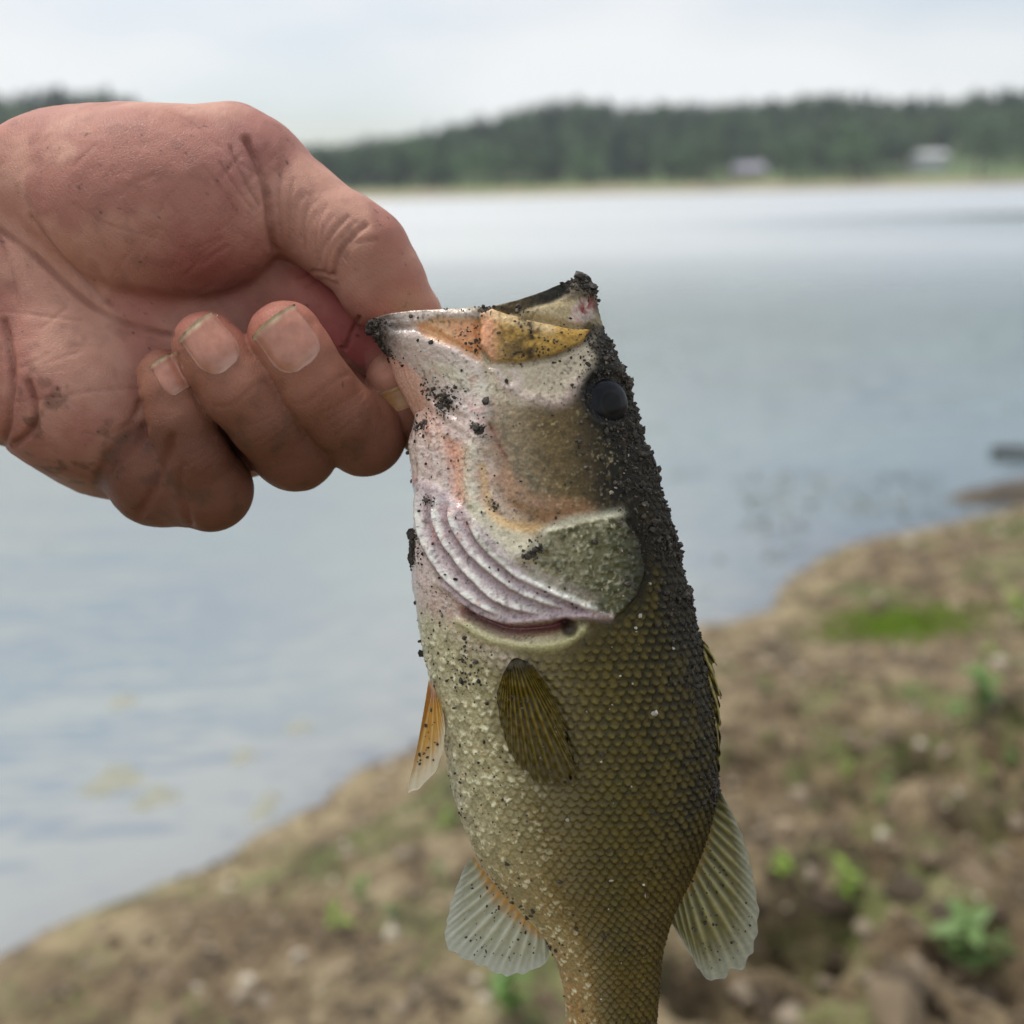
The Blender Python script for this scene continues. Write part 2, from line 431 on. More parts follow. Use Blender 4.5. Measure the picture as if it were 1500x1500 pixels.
tone = blend(tone, (150, 104, 102), np.exp(-((hx - 365) / 50) ** 2 - ((hy - 225) / 60) ** 2) * 0.5)
dirt = sstep(0.55, 0.72, n2_[:, 0]) * (0.25 + 0.5 * np.exp(-((hx - 60) / 90) ** 2 - ((hy - 600) / 90) ** 2) + 0.5 * low)
tone = blend(tone, (112, 78, 62), sstep(600, 720, hy) * (1 - ff) * 0.6)  # lower palm darkened too, its shade painted into the skin tone
tone = blend(tone, (78, 60, 46), 0.6 * dirt)
grit = sstep(0.86, 0.92, vnoise(V[:, 0] / 5, V[:, 1] / 5, V[:, 2] / 5, 91)) * sstep(0.5, 0.6, n1_[:, 0] * 0.5 + n2_[:, 0] * 0.5)
tone = blend(tone, (52, 42, 36), 0.75 * grit)
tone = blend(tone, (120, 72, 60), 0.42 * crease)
tone = blend(tone, (206, 158, 138), np.exp(-((hx - 565) / 34) ** 2 - ((hy - 540) / 26) ** 2) * (V[:, 2] < 10) * (hx > 535))
# silvery slime on the thumb where it met the fish
tone = blend(tone, (160, 140, 110), np.exp(-((hx - 600) / 30) ** 2 - ((hy - 448) / 24) ** 2) * 0.6)

sk = NT('skin')
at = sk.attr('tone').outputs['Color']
no = sk.noise(900, 4, 0.6); no2 = sk.noise(180, 3, 0.6)
colr = sk.mix(0.35, at, sk.ramp(no2, [(0.3, (0.42, 0.30, 0.27)), (0.7, (0.62, 0.55, 0.52))]), 'OVERLAY')
vor = sk.n('ShaderNodeTexVoronoi', {'Scale': 1700.0}, feature='DISTANCE_TO_EDGE')
mpn = sk.n('ShaderNodeMapping'); mpn.inputs['Scale'].default_value = (1.0, 1.0, 0.55); mpn.inputs['Rotation'].default_value = (0.3, 0.5, 0.2)
sk.l(sk.co(), mpn.inputs['Vector']); sk.l(mpn.outputs[0], vor.inputs['Vector'])
vh = sk.math('MINIMUM', vor.outputs['Distance'], 0.12)
wv = sk.n('ShaderNodeTexWave', {'Scale': 320.0, 'Distortion': 5.0, 'Detail': 2.0, 'Detail Scale': 0.6}); mp2 = sk.n('ShaderNodeMapping'); mp2.inputs['Rotation'].default_value = (0.2, 0.7, 0.5)
sk.l(sk.co(), mp2.inputs['Vector']); sk.l(mp2.outputs[0], wv.inputs['Vector'])
hgt = sk.math('ADD', sk.math('MULTIPLY', vh, 2.2), sk.math('ADD', sk.math('MULTIPLY', wv.outputs['Fac'], 0.10), sk.math('MULTIPLY', no, 0.5)))
nb_ = sk.bump(hgt, 0.55, 0.00042)
sk.bsdf(colr, sk.ramp(no2, [(0.3, (0.50,) * 3), (0.7, (0.66,) * 3)]), nb_, **{'Subsurface Weight': 0.25, 'Subsurface Radius': (1.0, 0.35, 0.2), 'Subsurface Scale': 0.0022, 'Specular IOR Level': 0.3})

HO = to_world(P(230, 420, -100))
hand = empty('person', HO, 'bare left arm whose hand grips the fish by its lower jaw, thumb in the mouth', 'hand')
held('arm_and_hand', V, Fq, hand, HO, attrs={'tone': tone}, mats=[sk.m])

# fingernails: curved plates let into the finger tips
nl = NT('fingernail')
nn = nl.noise(420, 3, 0.6)
ncol = nl.mix(0.6, nl.attr('tone').outputs['Color'], nl.ramp(nn, [(0.3, (0.26, 0.20, 0.17)), (0.75, (0.55, 0.48, 0.44))]), 'SOFT_LIGHT')
nl.bsdf(ncol, 0.32, nl.bump(nl.noise(700, 2), 0.12, 0.0004), **{'Subsurface Weight': 0.15, 'Subsurface Scale': 0.001, 'Coat Weight': 0.15})
def surf_w(px, py, w0=200.0, f=hand_sdf):         # march along the sight line to the skin
    w = np.full(len(px), w0)
    for _ in range(60):
        w = w - 0.8 * f(PV(px, py, w))
    return w
def nail(cx, cy, ang, hl, hw, w0, squareness=3.0, bed=(184, 134, 116), f=hand_sdf):
    nu, nv = 15, 15
    u = np.linspace(-1, 1, nu); v = np.linspace(-1, 1, nv)
    U, Vv = np.meshgrid(u, v, indexing='ij')                       # U along the finger (+ = free edge)
    half = hw * np.where(U > 0, 1.0 - 0.06 * U, np.sqrt(np.clip(1 - np.abs(U) ** squareness * 0.86, 0, 1)))
    L = U * hl + np.where(U > 0.5, -(Vv ** 2) * hl * 0.12 * (U - 0.5) * 2, 0)
    ca, sa = math.cos(ang), math.sin(ang)
    x = cx + L * ca - Vv * half * sa; y = cy + L * sa + Vv * half * ca
    w = surf_w(x.ravel(), y.ravel(), w0, f).reshape(nu, nv)
    w = np.maximum(w, -96)
    rim = np.maximum(np.abs(U), np.abs(Vv)) ** 6
    lift = 3.0 - 4.0 * rim * (U < 0.85) + 1.6 * sstep(0.6, 1.0, U)
    top = PV(x, y, w + lift).reshape(-1, 3); bot = PV(x, y, w - 5.0).reshape(-1, 3)
    Vx = np.vstack([top, bot]); f1 = grid_faces(nu, nv); n = nu * nv
    ring = np.concatenate([np.arange(nv), np.arange(1, nu) * nv + nv - 1, (nu - 1) * nv + np.arange(nv - 2, -1, -1), np.arange(nu - 2, 0, -1) * nv])
    f3 = np.stack([ring, np.roll(ring, -1), np.roll(ring, -1) + n, ring + n], 1)
    edge = sstep(0.80, 0.90, U + 0.10 * (fbm(U * 4, Vv * 4, 0, 2, 3) - 0.5)).ravel()
    side = sstep(0.82, 1.0, np.abs(Vv)).ravel()
    t = lin(bed) * np.ones((n, 1)); grime = fbm(U * 5 + cx, Vv * 5, 0, 3, 12).ravel(); t = t + (lin((208, 196, 164)) * (0.45 + 0.9 * grime)[:, None] - t) * edge[:, None]; t = t * (0.86 + 0.28 * grime)[:, None]; t = t + (lin((120, 96, 74)) - t) * (0.45 * side)[:, None]
    lun = sstep(-0.55, -0.9, U.ravel()); t = t + (lin((205, 172, 160)) - t) * (0.6 * lun)[:, None]
    held('fingernail', Vx, [f1, f1[:, ::-1] + n, f3], hand, HO, attrs={'tone': np.vstack([t, t])}, mats=[nl.m])
nail(424, 500, math.radians(-128), 44, 42, 220)
nail(310, 506, math.radians(-128), 42, 36, 220)
nail(252, 549, math.radians(-120), 30, 24, 80)
nail(580, 586, math.radians(-109), 18, 36, 20, bed=(176, 140, 96), f=lambda q: chain_(q, INDEX[2:]))
def thumb_nail():                                   # lies on the far side of the thumb, seen edge-on: points pulled onto the skin
    nu, nv = 13, 11
    a, b = P(618, 436, -80), P(652, 482, -92); side = np.array([0.25, -0.18, 1.0]); side /= np.linalg.norm(side)
    out = np.array([0.80, -0.60, -0.05])
    U, Vv = np.meshgrid(np.linspace(0, 1, nu), np.linspace(-1, 1, nv), indexing='ij')
    hw = 34 * np.where(U < 0.25, np.sqrt(np.clip(1 - (1 - U / 0.25) ** 2 * 0.7, 0, 1)), 1.0)
    p = a + U[..., None] * (b - a) + (Vv * hw)[..., None] * side + 18 * out
    p = p.reshape(-1, 3)
    for _ in range(25):
        d = hand_sdf(p); g = np.stack([hand_sdf(p + e) - hand_sdf(p - e) for e in np.eye(3) * 1.5], 1)
        g /= np.maximum(np.linalg.norm(g, axis=1), 1e-6)[:, None]; p = p - 0.7 * d[:, None] * g
    rim = (np.maximum(np.abs(Vv), 1 - 2 * U).clip(0, 1) ** 6).ravel()
    lift = 3.5 - 3.5 * rim + 5 * sstep(0.6, 1, U.ravel())
    n = nu * nv; f1 = grid_faces(nu, nv)
    t = lin((206, 165, 150)) * np.ones((2 * n, 1))
    ring = np.concatenate([np.arange(nv), np.arange(1, nu) * nv + nv - 1, (nu - 1) * nv + np.arange(nv - 2, -1, -1), np.arange(nu - 2, 0, -1) * nv])
    f3 = np.stack([ring, np.roll(ring, -1), np.roll(ring, -1) + n, ring + n], 1)
    held('fingernail', np.vstack([p + lift[:, None] * g, p - 4 * g]), [f1, f1[:, ::-1] + n, f3], hand, HO, attrs={'tone': t}, mats=[nl.m])
thumb_nail()
# ------------------------------------------------------------------ the fish (largemouth bass, head up)
# outline keys: (left x, left y, right x, right y, half thickness, bow)
KEYS = [
    (545, 474, 856, 407, 96, 30), (549, 492, 872, 432, 102, 30), (560, 512, 878, 466, 106, 26), (582, 541, 900, 508, 108, 20), (606, 578, 918, 552, 110, 13),
    (606, 610, 930, 600, 112, 8), (597, 645, 945, 648, 114, 4), (600, 690, 960, 696, 116, 0), (605, 742, 975, 742, 118, 0), (601, 790, 989, 790, 118, 0),
    (600, 848, 1003, 848, 116, 0), (607, 892, 1014, 892, 114, 0), (617, 950, 1027, 950, 113, 0), (632, 1012, 1038, 1012, 113, 0), (647, 1080, 1046, 1080, 111, 0),
    (656, 1135, 1049, 1135, 107, 0), (674, 1200, 1041, 1200, 100, 0), (702, 1262, 1020, 1262, 88, 0), (742, 1312, 997, 1312, 74, 0), (783, 1355, 980, 1355, 62, 0),
    (808, 1398, 971, 1398, 52, 0), (822, 1445, 967, 1445, 44, 0), (828, 1495, 963, 1495, 37, 0), (826, 1545, 964, 1545, 29, 0), (818, 1585, 972, 1585, 20, 0), (812, 1612, 980, 1612, 10, 0)]
NT_, NN, NF = 640, 270, 120
K = smooth_line(np.array(KEYS, float) * np.array([1, 1, 1, 1, 0.35, 0.35]), NT_) / np.array([1, 1, 1, 1, 0.35, 0.35])
th_n = np.linspace(0, math.pi, NN); th_f = np.linspace(math.pi, 2 * math.pi, NF + 2)[1:-1]
TH = np.concatenate([th_n, th_f])                       # 0 = belly side ... pi = back, then round the far side
cs, sn = -np.cos(TH), np.sin(TH)
ct = np.sign(cs) * np.abs(cs) ** 0.92; st_ = np.sign(sn) * np.abs(sn) ** 0.92
sx = (ct[None, :] + 1) / 2
Xp = K[:, 0:1] + (K[:, 2:3] - K[:, 0:1]) * sx
Yp = K[:, 1:2] + (K[:, 3:4] - K[:, 1:2]) * sx + K[:, 5:6] * np.sin(math.pi * np.clip(sx, 0, 1) ** 1.35)
Wb = K[:, 4:5] * st_[None, :]
# belly keel narrower than the back; head flatter on the cheeks
Wb = Wb * (0.90 + 0.10 * sstep(0.05, 0.5, sx))
BX, BY, BW = Xp.copy(), Yp.copy(), Wb
SXX = np.broadcast_to(sx, BX.shape)
x, y = BX, BY                                             # feature coordinates, mirrored on the far side
near = (np.arange(len(TH)) < NN)[None, :] & np.ones((NT_, 1), bool)
h = np.zeros_like(x)                                      # relief along the normal
nz1 = fbm(x / 40, y / 40, np.where(near, 0, 7.7), 4, 3); nz2 = fbm(x / 9, y / 9, np.where(near, 0, 7.7), 3, 13); nz3 = fbm(x / 4.0, y / 4.0, np.where(near, 0, 3.3), 2, 23)
def G(d, w): return np.exp(-(d / w) ** 2)
def inside(poly, soft=4.0, wob=3.0): return sstep(soft, -soft, poly_sd(x + wob * (nz2 - 0.5) * 2, y + wob * (nz1 - 0.5) * 2, poly))
def ln(pts, n=30): return line_d(x, y, smooth_line(pts, n))
C = np.zeros((*x.shape, 3)); MET = np.zeros_like(x); RGH = np.full_like(x, 0.40)
def paint(m, col, amt=1.0):
    global C
    C += (lin(col) - C) * np.clip(m * amt, 0, 1)[..., None]
# --- body colours across the flank
s = SXX + 0.10 * (nz1 - 0.5)
stops = [(0.0, (196, 190, 160)), (0.16, (178, 168, 128)), (0.32, (116, 102, 56)), (0.52, (80, 70, 30)), (0.75, (52, 46, 18)), (0.9, (30, 27, 13)), (1.0, (22, 20, 12))]
for k in range(3): C[..., k] = np.interp(s, [a for a, _ in stops], [lin(c)[k] for _, c in stops])
lowb = sstep(1150, 1330, y)
paint(lowb * sstep(0.5, 0.1, s), (158, 122, 62), 0.55)
paint(lowb * sstep(0.2, 0.5, s), (92, 74, 36), 0.5)
paint(sstep(1330, 1480, y) * sstep(0.45, 0.0, s), (170, 120, 62), 0.6)
paint(G(s - 0.62, 0.06) * sstep(900, 1000, y) * sstep(0.45, 0.6, nz1), (70, 66, 32), 0.7)             # broken lateral stripe
MET += 0.28 * sstep(0.42, 0.05, s)
# --- scales: overlapping discs, free edges towards the tail
HEADLINE = [(560, 880), (640, 895), (690, 905), (760, 932), (830, 930), (880, 893), (925, 860), (935, 800), (920, 740), (915, 660), (960, 620), (1100, 560), (1100, 380), (500, 380)]
hd = poly_sd(x, y, HEADLINE)
scaled = sstep(2, 26, hd) * sstep(1600, 1540, y)
arc = np.cumsum(np.hypot(np.hypot(np.diff(x, axis=1, prepend=x[:, :1]), np.diff(BW, axis=1, prepend=BW[:, :1])), 0), axis=1)
arc = arc - arc[:, NN // 2:NN // 2 + 1]
row_norm = np.interp(K[:, 1], [850, 1100, 1300, 1450, 1600], [1.0, 1.0, 0.92, 0.8, 0.75])
uu = arc / (15.0 * row_norm[:, None]) * (arc.max() / arc.max()); vv = np.cumsum(np.hypot(np.diff(K[:, 1], prepend=K[0, 1]), 0))[:, None] / (11.5 * row_norm[:, None] ** 0.5) + 0.45 * (nz1 - 0.5)
uu = uu + 0.5 * (fbm(x / 90, y / 90, 0, 2, 77) - 0.5)
best = np.full(x.shape, -9.0); sid = np.zeros(x.shape); rad_b = np.zeros(x.shape); duv = np.zeros(x.shape)
iu, iv = np.floor(uu), np.floor(vv)
for dj in (-2, -1, 0, 1):
    for di in (-1, 0, 1):
        cj = iv + dj; ci = iu + di; off = np.where(np.mod(cj, 2) == 0, 0.25, 0.75)
        jit = _hash(ci, cj, ci * 0, 5) - 0.5
        du = (uu - ci - off - 0.16 * jit) / 0.57; dv = (vv - cj - 0.5 - 0.15 * (_hash(ci, cj, ci * 0, 6) - 0.5)) / 1.3
        rr = du * du + dv * dv
        val = np.where(rr < 1, dv - 0.15 * du * du, -9)
        up = val > best
        best = np.where(up, val, best); sid = np.where(up, _hash(ci, cj, ci * 0, 9), sid); rad_b = np.where(up, rr, rad_b); duv = np.where(up, du, duv)
best = np.clip(best, -1, 1)
amp = scaled * (1.3 + 3.0 * sstep(0.1, 0.45, SXX)) * np.where(y > 1380, 0.75, 1)
h += amp * (best * 1.25 + 0.15 * (1 - rad_b)) * (0.6 + 0.8 * nz1) + scaled * 0.5 * (sid - 0.5) * sstep(0.6, 0.1, SXX) * 3
paint(scaled * sstep(0.72, 0.98, rad_b) * sstep(0.15, 0.5, SXX), (46, 41, 20), 0.30)                       # dark scale margins
paint(scaled * sstep(0.7, 0.2, rad_b) * sstep(0.3, 0.6, SXX) * sstep(0.4, 0.8, sid), (112, 96, 38), 0.40)
paint(scaled * sstep(0.30, 0.75, best) * sstep(0.98, 0.8, rad_b) * sstep(0.25, 0.5, SXX) * sstep(1.05, 0.8, SXX), (126, 112, 54), 0.36 + 0.0)  # highlight crescent painted along each scale's free edge
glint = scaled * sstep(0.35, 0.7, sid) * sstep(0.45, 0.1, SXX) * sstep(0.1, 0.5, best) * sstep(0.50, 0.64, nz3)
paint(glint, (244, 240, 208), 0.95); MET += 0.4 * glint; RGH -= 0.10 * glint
paint(scaled * sstep(0.42, 0.30, sid) * sstep(0.5, 0.1, SXX), (140, 134, 98), 0.45)
# --- head
head = sstep(12, -12, hd)
C_body = C.copy()
hb = [(0.0, (214, 192, 184)), (0.30, (206, 184, 170)), (0.42, (176, 158, 126)), (0.55, (108, 93, 62)), (0.68, (70, 58, 34)), (0.78, (32, 30, 22)), (1.0, (18, 18, 15))]
Hc = np.stack([np.interp(s + 0.05 * (nz2 - 0.5), [a for a, _ in hb], [lin(c)[k] for _, c in hb]) for k in range(3)], -1)
C += (Hc - C) * head[..., None]; MET = MET * (1 - head) + 0.08 * head * sstep(0.55, 0.2, s)
speck = sstep(0.58, 0.75, nz3)
# throat and isthmus
throat = inside([(590, 600), (690, 640), (700, 720), (640, 830), (600, 900), (580, 760)], 20)
paint(throat, (222, 202, 196), 0.8)
for q, (pts, a) in enumerate([([(612, 610), (618, 690), (622, 780), (640, 850)], 2.5), ([(632, 620), (640, 690), (634, 760)], 2.0), ([(600, 650), (612, 740), (612, 820)], 2.0), ([(650, 640), (655, 690), (648, 735)], 2.0)]):
    g = G(ln(pts), 5); h += a * g; paint(g * sstep(0.3, 0.6, nz2), (228, 216, 206), 0.6); MET += 0.2 * g
peach = inside([(648, 640), (690, 664), (694, 700), (684, 735), (672, 745), (664, 700)], 9); paint(peach, (226, 160, 126), 0.85); h -= 2.5 * peach
paint(inside([(610, 575), (640, 590), (655, 640), (640, 660), (612, 640)], 14), (220, 176, 152), 0.55)
# lower jaw: bony band from the tip to the jaw joint, pearly
jaw = inside([(545, 478), (575, 468), (640, 476), (700, 478), (705, 545), (720, 600), (712, 650), (660, 600), (610, 575), (575, 535)], 8)
h += 4.0 * jaw; paint(jaw, (222, 206, 198), 0.8)
paint(G(ln([(585, 500), (620, 530), (670, 560), (710, 580)]), 15) * sstep(0.35, 0.6, nz1), (232, 226, 205), 0.8); MET += 0.12 * G(ln([(585, 500), (620, 530), (670, 560), (710, 580)]), 16)
g = G(ln([(600, 560), (640, 600), (690, 640), (715, 665)]), 6); h += 3.0 * g
g = G(ln([(590, 545), (630, 585), (672, 618)]), 5); h -= 2.5 * g
lip = G(ln([(546, 484), (560, 466), (600, 468), (650, 474), (706, 476)]), 9); h += 5 * lip; paint(lip, (190, 176, 160), 0.7)
g = G(ln([(585, 492), (630, 498), (668, 520), (700, 540)]), 5); h -= 4.5 * g
mem = inside([(612, 490), (650, 484), (706, 488), (706, 544), (672, 524), (632, 508)], 5); h -= 5 * mem; paint(mem, (232, 176, 118), 0.9)
paint(inside([(664, 492), (706, 490), (706, 540), (676, 520)], 8), (226, 150, 92), 0.7)
tipm = sstep(74, 22, np.hypot(x - 548, (y - 488) * 0.9) + 14 * (nz2 - 0.5)); paint(tipm, (78, 78, 74), 0.85)
# cheek
cheek = inside([(715, 625), (760, 600), (850, 600), (905, 660), (905, 740), (850, 752), (780, 760), (738, 715)], 18)
paint(cheek * sstep(880, 800, x), (122, 103, 68), 0.7); h += 2.0 * cheek
paint(cheek * sstep(0.5, 0.66, nz2), (82, 70, 44), 0.55); paint(cheek * sstep(0.68, 0.8, nz3), (176, 164, 124), 0.6)
ckscale = cheek * (best * 0.6); h += ckscale
g = G(ln([(722, 640), (738, 690), (745, 735), (790, 762), (850, 755)]), 9); h -= 3.5 * g; paint(g, (168, 124, 92), 0.5)
g = G(ln([(718, 628), (735, 665), (742, 678)]), 3.0); h -= 3; paint(g, (120, 70, 60), 0.7)
# pale skin under the upper jaw and before the eye
pale = inside([(716, 546), (760, 546), (810, 536), (848, 515), (874, 486), (872, 530), (845, 570), (812, 600), (760, 606), (722, 590)], 9); paint(pale, (216, 203, 178), 0.85); h += 1.5 * pale
g = G(ln([(750, 585), (790, 600), (820, 598), (838, 575)]), 9); h += 3 * g; paint(g, (206, 186, 176), 0.7)
g = G(ln([(728, 556), (742, 580), (760, 575), (752, 560)]), 6); h += 3 * g; paint(g, (222, 204, 196), 0.7)
for i in range(7):
    a = i / 6; g = G(ln([(760 + 12 * i, 590 - 4 * i), (790 + 14 * i, 560 - 8 * i)], 8), 2.0); h -= 0.9 * g * pale
# premaxilla and snout
pre = inside([(752, 478), (800, 462), (832, 444), (842, 412), (860, 398), (880, 440), (882, 486), (850, 494), (800, 492)], 5); h += 4 * pre; paint(pre, (196, 178, 140), 0.85)
paint(inside([(822, 452), (842, 408), (862, 396), (884, 440), (876, 470), (848, 452)], 8), (84, 76, 64), 0.85)
paint(inside([(836, 460), (850, 450), (864, 452), (866, 476), (848, 484), (828, 484)], 4), (222, 204, 196), 0.8)
g = G(ln([(846, 476), (854, 460), (864, 452)]), 8) * sstep(0.25, 0.5, nz2); paint(g, (158, 50, 50), 0.9); h -= 4 * g
g = G(ln([(770, 484), (820, 492), (862, 490)]), 4); h -= 6 * g
# maxilla: an overlapping bony plate
MAXI = [(708, 480), (722, 471), (745, 480), (790, 489), (835, 497), (862, 494), (846, 516), (806, 535), (760, 546), (724, 545), (707, 524)]
msd = poly_sd(x + 2 * (nz2 - 0.5), y, MAXI); mx_ = sstep(2.0, -2.5, msd); h += 9.5 * mx_ * (0.75 + 0.25 * sstep(0, -16, msd)); h -= 3.5 * G(msd - 5, 4)
paint(mx_, (186, 148, 74), 0.95); paint(mx_ * sstep(742, 716, x), (226, 164, 126), 0.9); paint(mx_ * G(ln([(720, 480), (760, 492), (800, 500)]), 9), (218, 196, 156), 0.7)
paint(mx_ * sstep(0.48, 0.58, nz1 + 0.2 * (nz2 - 0.5)) * sstep(720, 760, x), (70, 58, 30), 0.75); paint(mx_ * G(ln([(772, 490), (776, 515), (774, 540)]), 6) * sstep(0.3, 0.5, nz2), (44, 36, 20), 0.9)
g = G(ln([(735, 482), (740, 510), (730, 540)]), 3); h -= 1.5 * g * mx_
# eye socket
ed = np.hypot((x - 888) / 1.0, (y - 590) / 1.0); paint(sstep(56, 32, ed), (26, 28, 30), 0.9); h -= 5 * sstep(40, 30, ed); h += 3.5 * G(ed - 43, 5)
# preopercle: raised pale rim running down and back
g = ln([(694, 664), (690, 700), (698, 742), (722, 782), (748, 806), (775, 800)]); r = G(g, 13); h += 5 * r; paint(r, (214, 208, 186), 0.85); MET += 0.1 * r
sub = inside([(690, 720), (712, 745), (760, 775), (785, 790), (782, 815), (750, 822), (712, 790), (692, 755)], 5); h += 3 * sub; paint(sub, (206, 200, 172), 0.8)
g = G(ln([(708, 690), (716, 735), (740, 765), (790, 772)]), 7); paint(g, (222, 178, 110), 0.7); h -= 1.5 * g
paint(inside([(715, 700), (745, 735), (800, 765), (870, 752), (850, 735), (780, 725), (745, 690)], 10), (190, 142, 110), 0.45)
g = G(ln([(792, 778), (830, 762), (872, 756), (900, 752)]), 7); h += 4 * g; paint(g, (214, 212, 186), 0.85)
# opercle: the gill cover with its dark ear
OPER = [(782, 802), (800, 776), (850, 762), (900, 756), (924, 788), (933, 832), (922, 862), (902, 884), (886, 896), (846, 878), (800, 858), (770, 838)]
osd = poly_sd(x + 3 * (nz2 - 0.5), y + 3 * (nz1 - 0.5), OPER); op = sstep(2.5, -3, osd); h += op * (1.0 + 6 * sstep(790, 900, x)); h -= 3 * G(osd - 5, 4)
paint(op, (150, 146, 112), 0.75); paint(op * sstep(810, 890, x), (92, 92, 60), 0.8); paint(op * sstep(0.5, 0.64, nz2), (62, 66, 38), 0.75); paint(op * sstep(0.60, 0.74, nz3), (206, 204, 172), 0.75); paint(op * sstep(880, 925, x + 20 * (nz1 - 0.5)), (40, 42, 28), 0.75)
paint(G(osd + 2, 5) * sstep(880, 915, x), (30, 30, 22), 0.6); MET += 0.15 * op
h += op * ((nz2 - 0.5) * 7 + (nz3 - 0.5) * 3)
for a in range(8):
    ang = math.radians(-18 + 15 * a); g = G(seg_d(x, y, (790, 800), (790 + 130 * math.cos(ang), 800 + 130 * math.sin(ang))), 2.0); h += 0.9 * g * op
# branchiostegal membrane and rays
MEM = [(606, 700), (650, 716), (700, 760), (770, 836), (846, 876), (886, 896), (868, 893), (800, 896), (745, 902), (700, 890), (655, 850), (620, 790)]
mb = inside(MEM, 5, 1.5); h += 3.5 * mb; paint(mb, (196, 178, 182), 0.9); RGH -= 0.08 * mb
RAYS = [[(616, 706), (622, 770), (646, 826), (690, 868), (742, 893)], [(640, 716), (650, 776), (686, 832), (736, 872), (800, 890)], [(660, 724), (676, 780), (716, 828), (770, 862), (830, 882)], [(684, 748), (712, 796), (760, 838), (815, 864), (872, 888)]]
for q, pts in enumerate(RAYS):                            # each ray's fold overlaps the one outside it: slow rise, sharp step
    line = smooth_line(pts, 36); dl, tl = line_dt(x, y, line); cap_ = sstep(0.0, 0.16, tl) * sstep(1.0, 0.88, tl)
    sdv = dl * np.sign(poly_sd(x, y, [tuple(p) for p in line] + [(line[-1][0], 990), (480, 990), (480, line[0][1])])) + 5 * (nz1 - 0.5); near_ = G(np.minimum(dl, 60), 30)
    prof = np.where(sdv > 0, np.exp(-np.maximum(sdv, 0) / (11 + 7 * nz1)), sstep(-4.5, 0, sdv)) * near_ * cap_
    h += (7.5 + 3 * (nz1 - 0.5)) * prof
    edge = np.where(sdv > 0, G(sdv - 3, 5.5), G(sdv - 1, 2.5)) * near_ * cap_; paint(edge * (0.5 + 0.7 * sstep(0.3, 0.6, nz2)), (238, 236, 228), 0.95); MET += 0.08 * edge; RGH -= 0.08 * edge
    gap = G(sdv + 7, 5) * near_ * cap_; paint(gap, (128, 98, 108), 0.6)
    paint(G(sdv - 17, 7) * near_ * cap_, (176, 160, 160), 0.5)
g = sstep(3, -3, poly_sd(x, y, [(744, 846), (790, 864), (800, 884), (760, 878)])); paint(g * (0.5 + 0.5 * np.sin((x * 0.8 + y * 0.5) * 0.9)), (150, 148, 148), 0.4)
rim_ = G(ln([(655, 852), (700, 888), (745, 900), (800, 894), (850, 890), (884, 894)]), 5); h += 6 * rim_; paint(rim_, (206, 186, 190), 0.8)
# gill slit under the membrane edge
sl = G(ln([(684, 888), (715, 904), (750, 912), (800, 908), (822, 900)]), 6.5); h -= 17 * sl; paint(sl, (104, 36, 46), 0.98); MET *= 1 - sl
cl = G(ln([(676, 902), (720, 924), (770, 932), (815, 928), (845, 910)]), 8); h += 5 * cl; paint(cl, (204, 200, 150), 0.8); MET += 0.25 * cl
g = sstep(14, 7, np.hypot(x - 828, y - 908)); h -= 8 * g; paint(g, (52, 40, 36), 0.9)
g = G(ln([(826, 940), (846, 925), (862, 905)]), 4); h -= 3 * g
g = G(ln([(600, 872), (650, 900), (690, 930), (740, 950)]), 16); paint(g * (1 - sl), (206, 190, 170), 0.5)
g = sstep(34, 12, np.hypot(x - 762, (y - 974) * 1.1)); paint(g, (48, 42, 28), 0.8); h += 6 * g
# mud-stained crown and nape
nape = sstep(0.84, 0.93, s) * sstep(430, 520, y) * sstep(1120, 800, y); paint(nape, (44, 42, 36), 0.8); h += nape * (nz3 - 0.4) * 4.5 * sstep(0.4, 0.6, nz1 + 0.25)
h += head * ((nz2 - 0.5) * 2.2 + (nz3 - 0.5) * 0.9)
paint(head * sstep(0.62, 0.74, nz3) * sstep(0.35, 0.5, nz1), (70, 60, 48), 0.55)
vein = sstep(0.035, 0.0, np.abs(fbm(x / 26, y / 34, np.where(near, 1.3, 9.1), 3, 101) - 0.5)) * head * sstep(0.45, 0.3, s); paint(vein * sstep(0.45, 0.65, nz1), (186, 120, 116), 0.45)
fade_end = sstep(1612, 1560, y); h *= fade_end
RGH = RGH - head * 0.16 * sstep(0.6, 0.4, s) + 0.25 * sstep(0.72, 0.82, s) * sstep(1000, 800, y); MET = np.clip(MET, 0, 0.75)
# displaced surface
Lb = np.stack([(BX - 750), (BY - 750), BW], -1)
du_ = np.roll(Lb, -1, 1) - np.roll(Lb, 1, 1); dv_ = np.gradient(Lb, axis=0)
Nb = np.cross(dv_, du_); Nb /= np.maximum(np.linalg.norm(Nb, axis=-1, keepdims=True), 1e-6)
if (Nb[200, NN // 2, 2] < 0): Nb = -Nb
Lf = Lb + Nb * h[..., None]
BODY_FLIP = False
# mouth cavity: rows going back inside from the rim
inner = []
for k, (sc_, dy, dark) in enumerate([(0.97, 2, 0), (0.93, 14, 0), (0.88, 40, 0), (0.80, 90, 0), (0.62, 150, 0), (0.3, 200, 0), (0.02, 225, 0)]):
    c0 = Lf[0].mean(0); inner.append(c0 + (Lf[0] - c0) * np.array([sc_, sc_, sc_ * 0.96]) + np.array([12.0 * k / 6, dy, 0]))
inner = np.stack(inner[::-1]); ni = len(inner)
allL = np.concatenate([inner, Lf], 0); nrow = len(allL)
col_in = np.broadcast_to(lin((214, 170, 150)), (ni, len(TH), 3))
allC = np.concatenate([col_in, C], 0); allM = np.concatenate([np.zeros((ni, len(TH))), MET], 0); allR = np.concatenate([np.full((ni, len(TH)), 0.3), RGH], 0)
fb = grid_faces(nrow, len(TH), True)
